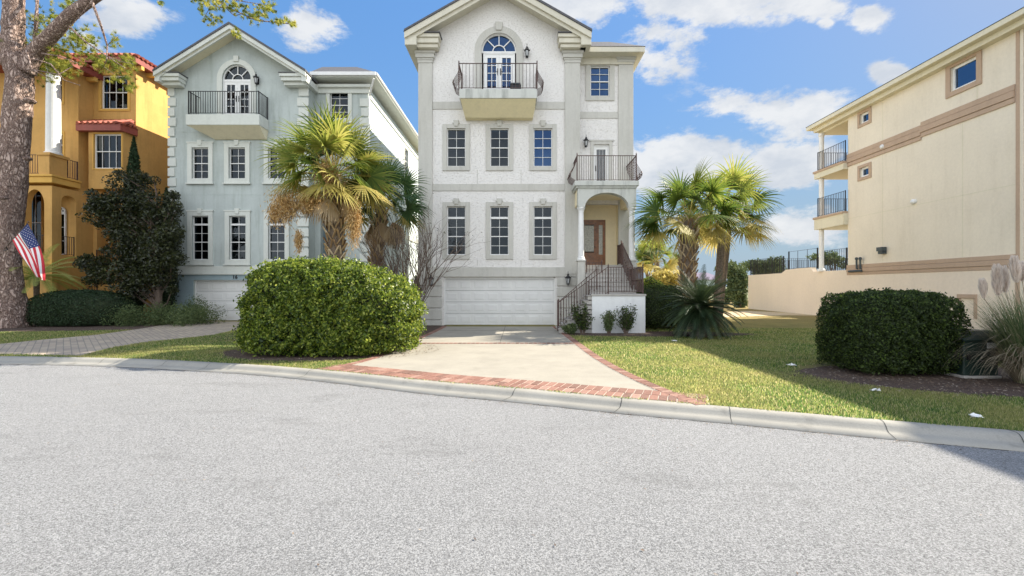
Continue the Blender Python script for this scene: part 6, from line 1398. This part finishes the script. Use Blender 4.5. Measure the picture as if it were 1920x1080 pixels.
# fallen leaves and bark chips on the beds
def inside(pts, poly):
    x, y = pts[:, 0], pts[:, 1]; r_ = np.zeros(len(pts), bool); n_ = len(poly)
    for i in range(n_):
        x1, y1 = poly[i][:2]; x2, y2 = poly[(i+1) % n_][:2]
        if y1 == y2: continue
        c_ = ((y1 > y) != (y2 > y)) & (x < (x2-x1)*(y-y1)/(y2-y1)+x1); r_ ^= c_
    return r_
CH = []
for (cx, cy, rx, ry2, n_) in ((-5.0, 12.2, 2.9, 2.0, 2600), (8.3, 8.4, 2.9, 1.75, 5200), (4.9, 16.2, 3.5, .9, 1500), (-20, 18.8, 6, 1.6, 1800)):
    t = rng.random(n_)*2*PI; r_ = np.sqrt(rng.random(n_)); CH.append(np.stack([cx+rx*r_*np.cos(t), cy+ry2*r_*np.sin(t), .012+.02*rng.random(n_)], 1))
CH = np.concatenate(CH); kbx = np.interp(CH[:, 0], KB[:, 0], KB[:, 1]); CH = CH[CH[:, 1] > kbx+.15]
M['chips'] = leafm('leaf_litter', [(.06, .035, .025, 1), (.14, .09, .06, 1), (.26, .19, .13, 1), (.42, .36, .30, 1)], .9, 0)
o = fast('leaf_litter', leaf_quads(CH, np.tile(UP, (len(CH), 1)), .05, .022, .8), 4, M['chips'], rng.random(len(CH))**1.8); tag(o, kind='stuff')
n_ = 1500; ii = rng.random(n_)*(len(KB)-1); i_ = ii.astype(int); fr_i = ii-i_; dd_ = .50+np.abs(rng.normal(size=n_))*.10; i_ = np.clip(i_, 0, len(KB)-2)
gp_ = KB[i_]*(1-fr_i)[:, None]+KB[i_+1]*fr_i[:, None]+KN[i_]*dd_[:, None]; gp_ = np.concatenate([gp_, np.stack([(rng.random(260)*2-1)*9, 2.5+rng.random(260)*7], 1)]); kbx = np.interp(gp_[:, 0], koff(.5)[:, 0], koff(.5)[:, 1]); gp_ = gp_[gp_[:, 1] < kbx]
g3 = np.concatenate([gp_, np.full((len(gp_), 1), ZR+.010)], 1); o = fast('gutter_grit', leaf_quads(g3, np.tile(UP, (len(g3), 1)), .028, .012, .85), 4, M['chips'], rng.random(len(g3))**1.5); tag(o, kind='stuff')
# short grass blades on both lawns, thinned with distance
n_ = 520000
Yg = 4.5+rng.random(n_)**1.5*15; Xg = (rng.random(n_)*2-1)*1.0; Xg = Yg*(Xg*1.18); Pg = np.stack([Xg, Yg], 1)
kbx = np.interp(Xg, KB[:, 0], KB[:, 1]); ok = (Yg > kbx-.035+.03*np.sin(Xg*7)) & ~inside(Pg, drv) & ~inside(Pg, [(p.x, p.y) for p in pv]) & (Yg < 18.5)
for (cx, cy, rx, ry2, rot) in ((-5.0, 12.2, 2.7, 1.9, 0), (8.3, 8.5, 2.85, 1.7, -.15), (4.9, 16.3, 3.5, .9, 0), (-21, 18.9, 7.4, 2.0, .05)):
    a, b = Xg-cx, Yg-cy; c, s = math.cos(-rot), math.sin(-rot); ok &= ((a*c-b*s)/rx)**2+((a*s+b*c)/ry2)**2 > 1*(.93+.12*rng.random(n_))
ok &= ~((Xg < -3.0) & (Xg > -9) & (Yg > 14.3))
Pg = Pg[ok]; n_ = len(Pg); hgt = .028+.022*rng.random(n_); a = rng.random(n_)*2*PI; ln = rng.random(n_)*.9; w = .0055*(.8+Pg[:, 1]/14)
B0 = np.stack([Pg[:, 0], Pg[:, 1], np.zeros(n_)], 1); sd = np.stack([np.cos(a), np.sin(a), 0*a], 1)*w[:, None]; ld_ = np.stack([-np.sin(a)*ln, np.cos(a)*ln, 1+0*a], 1)*hgt[:, None]
o = fast('lawn_grass', np.stack([B0-sd, B0+sd, B0+ld_], 1).reshape(-1, 3), 3, M['blade'], np.clip(rng.random(n_), 0, 1)); tag(o, kind='stuff')
print('grass', n_)
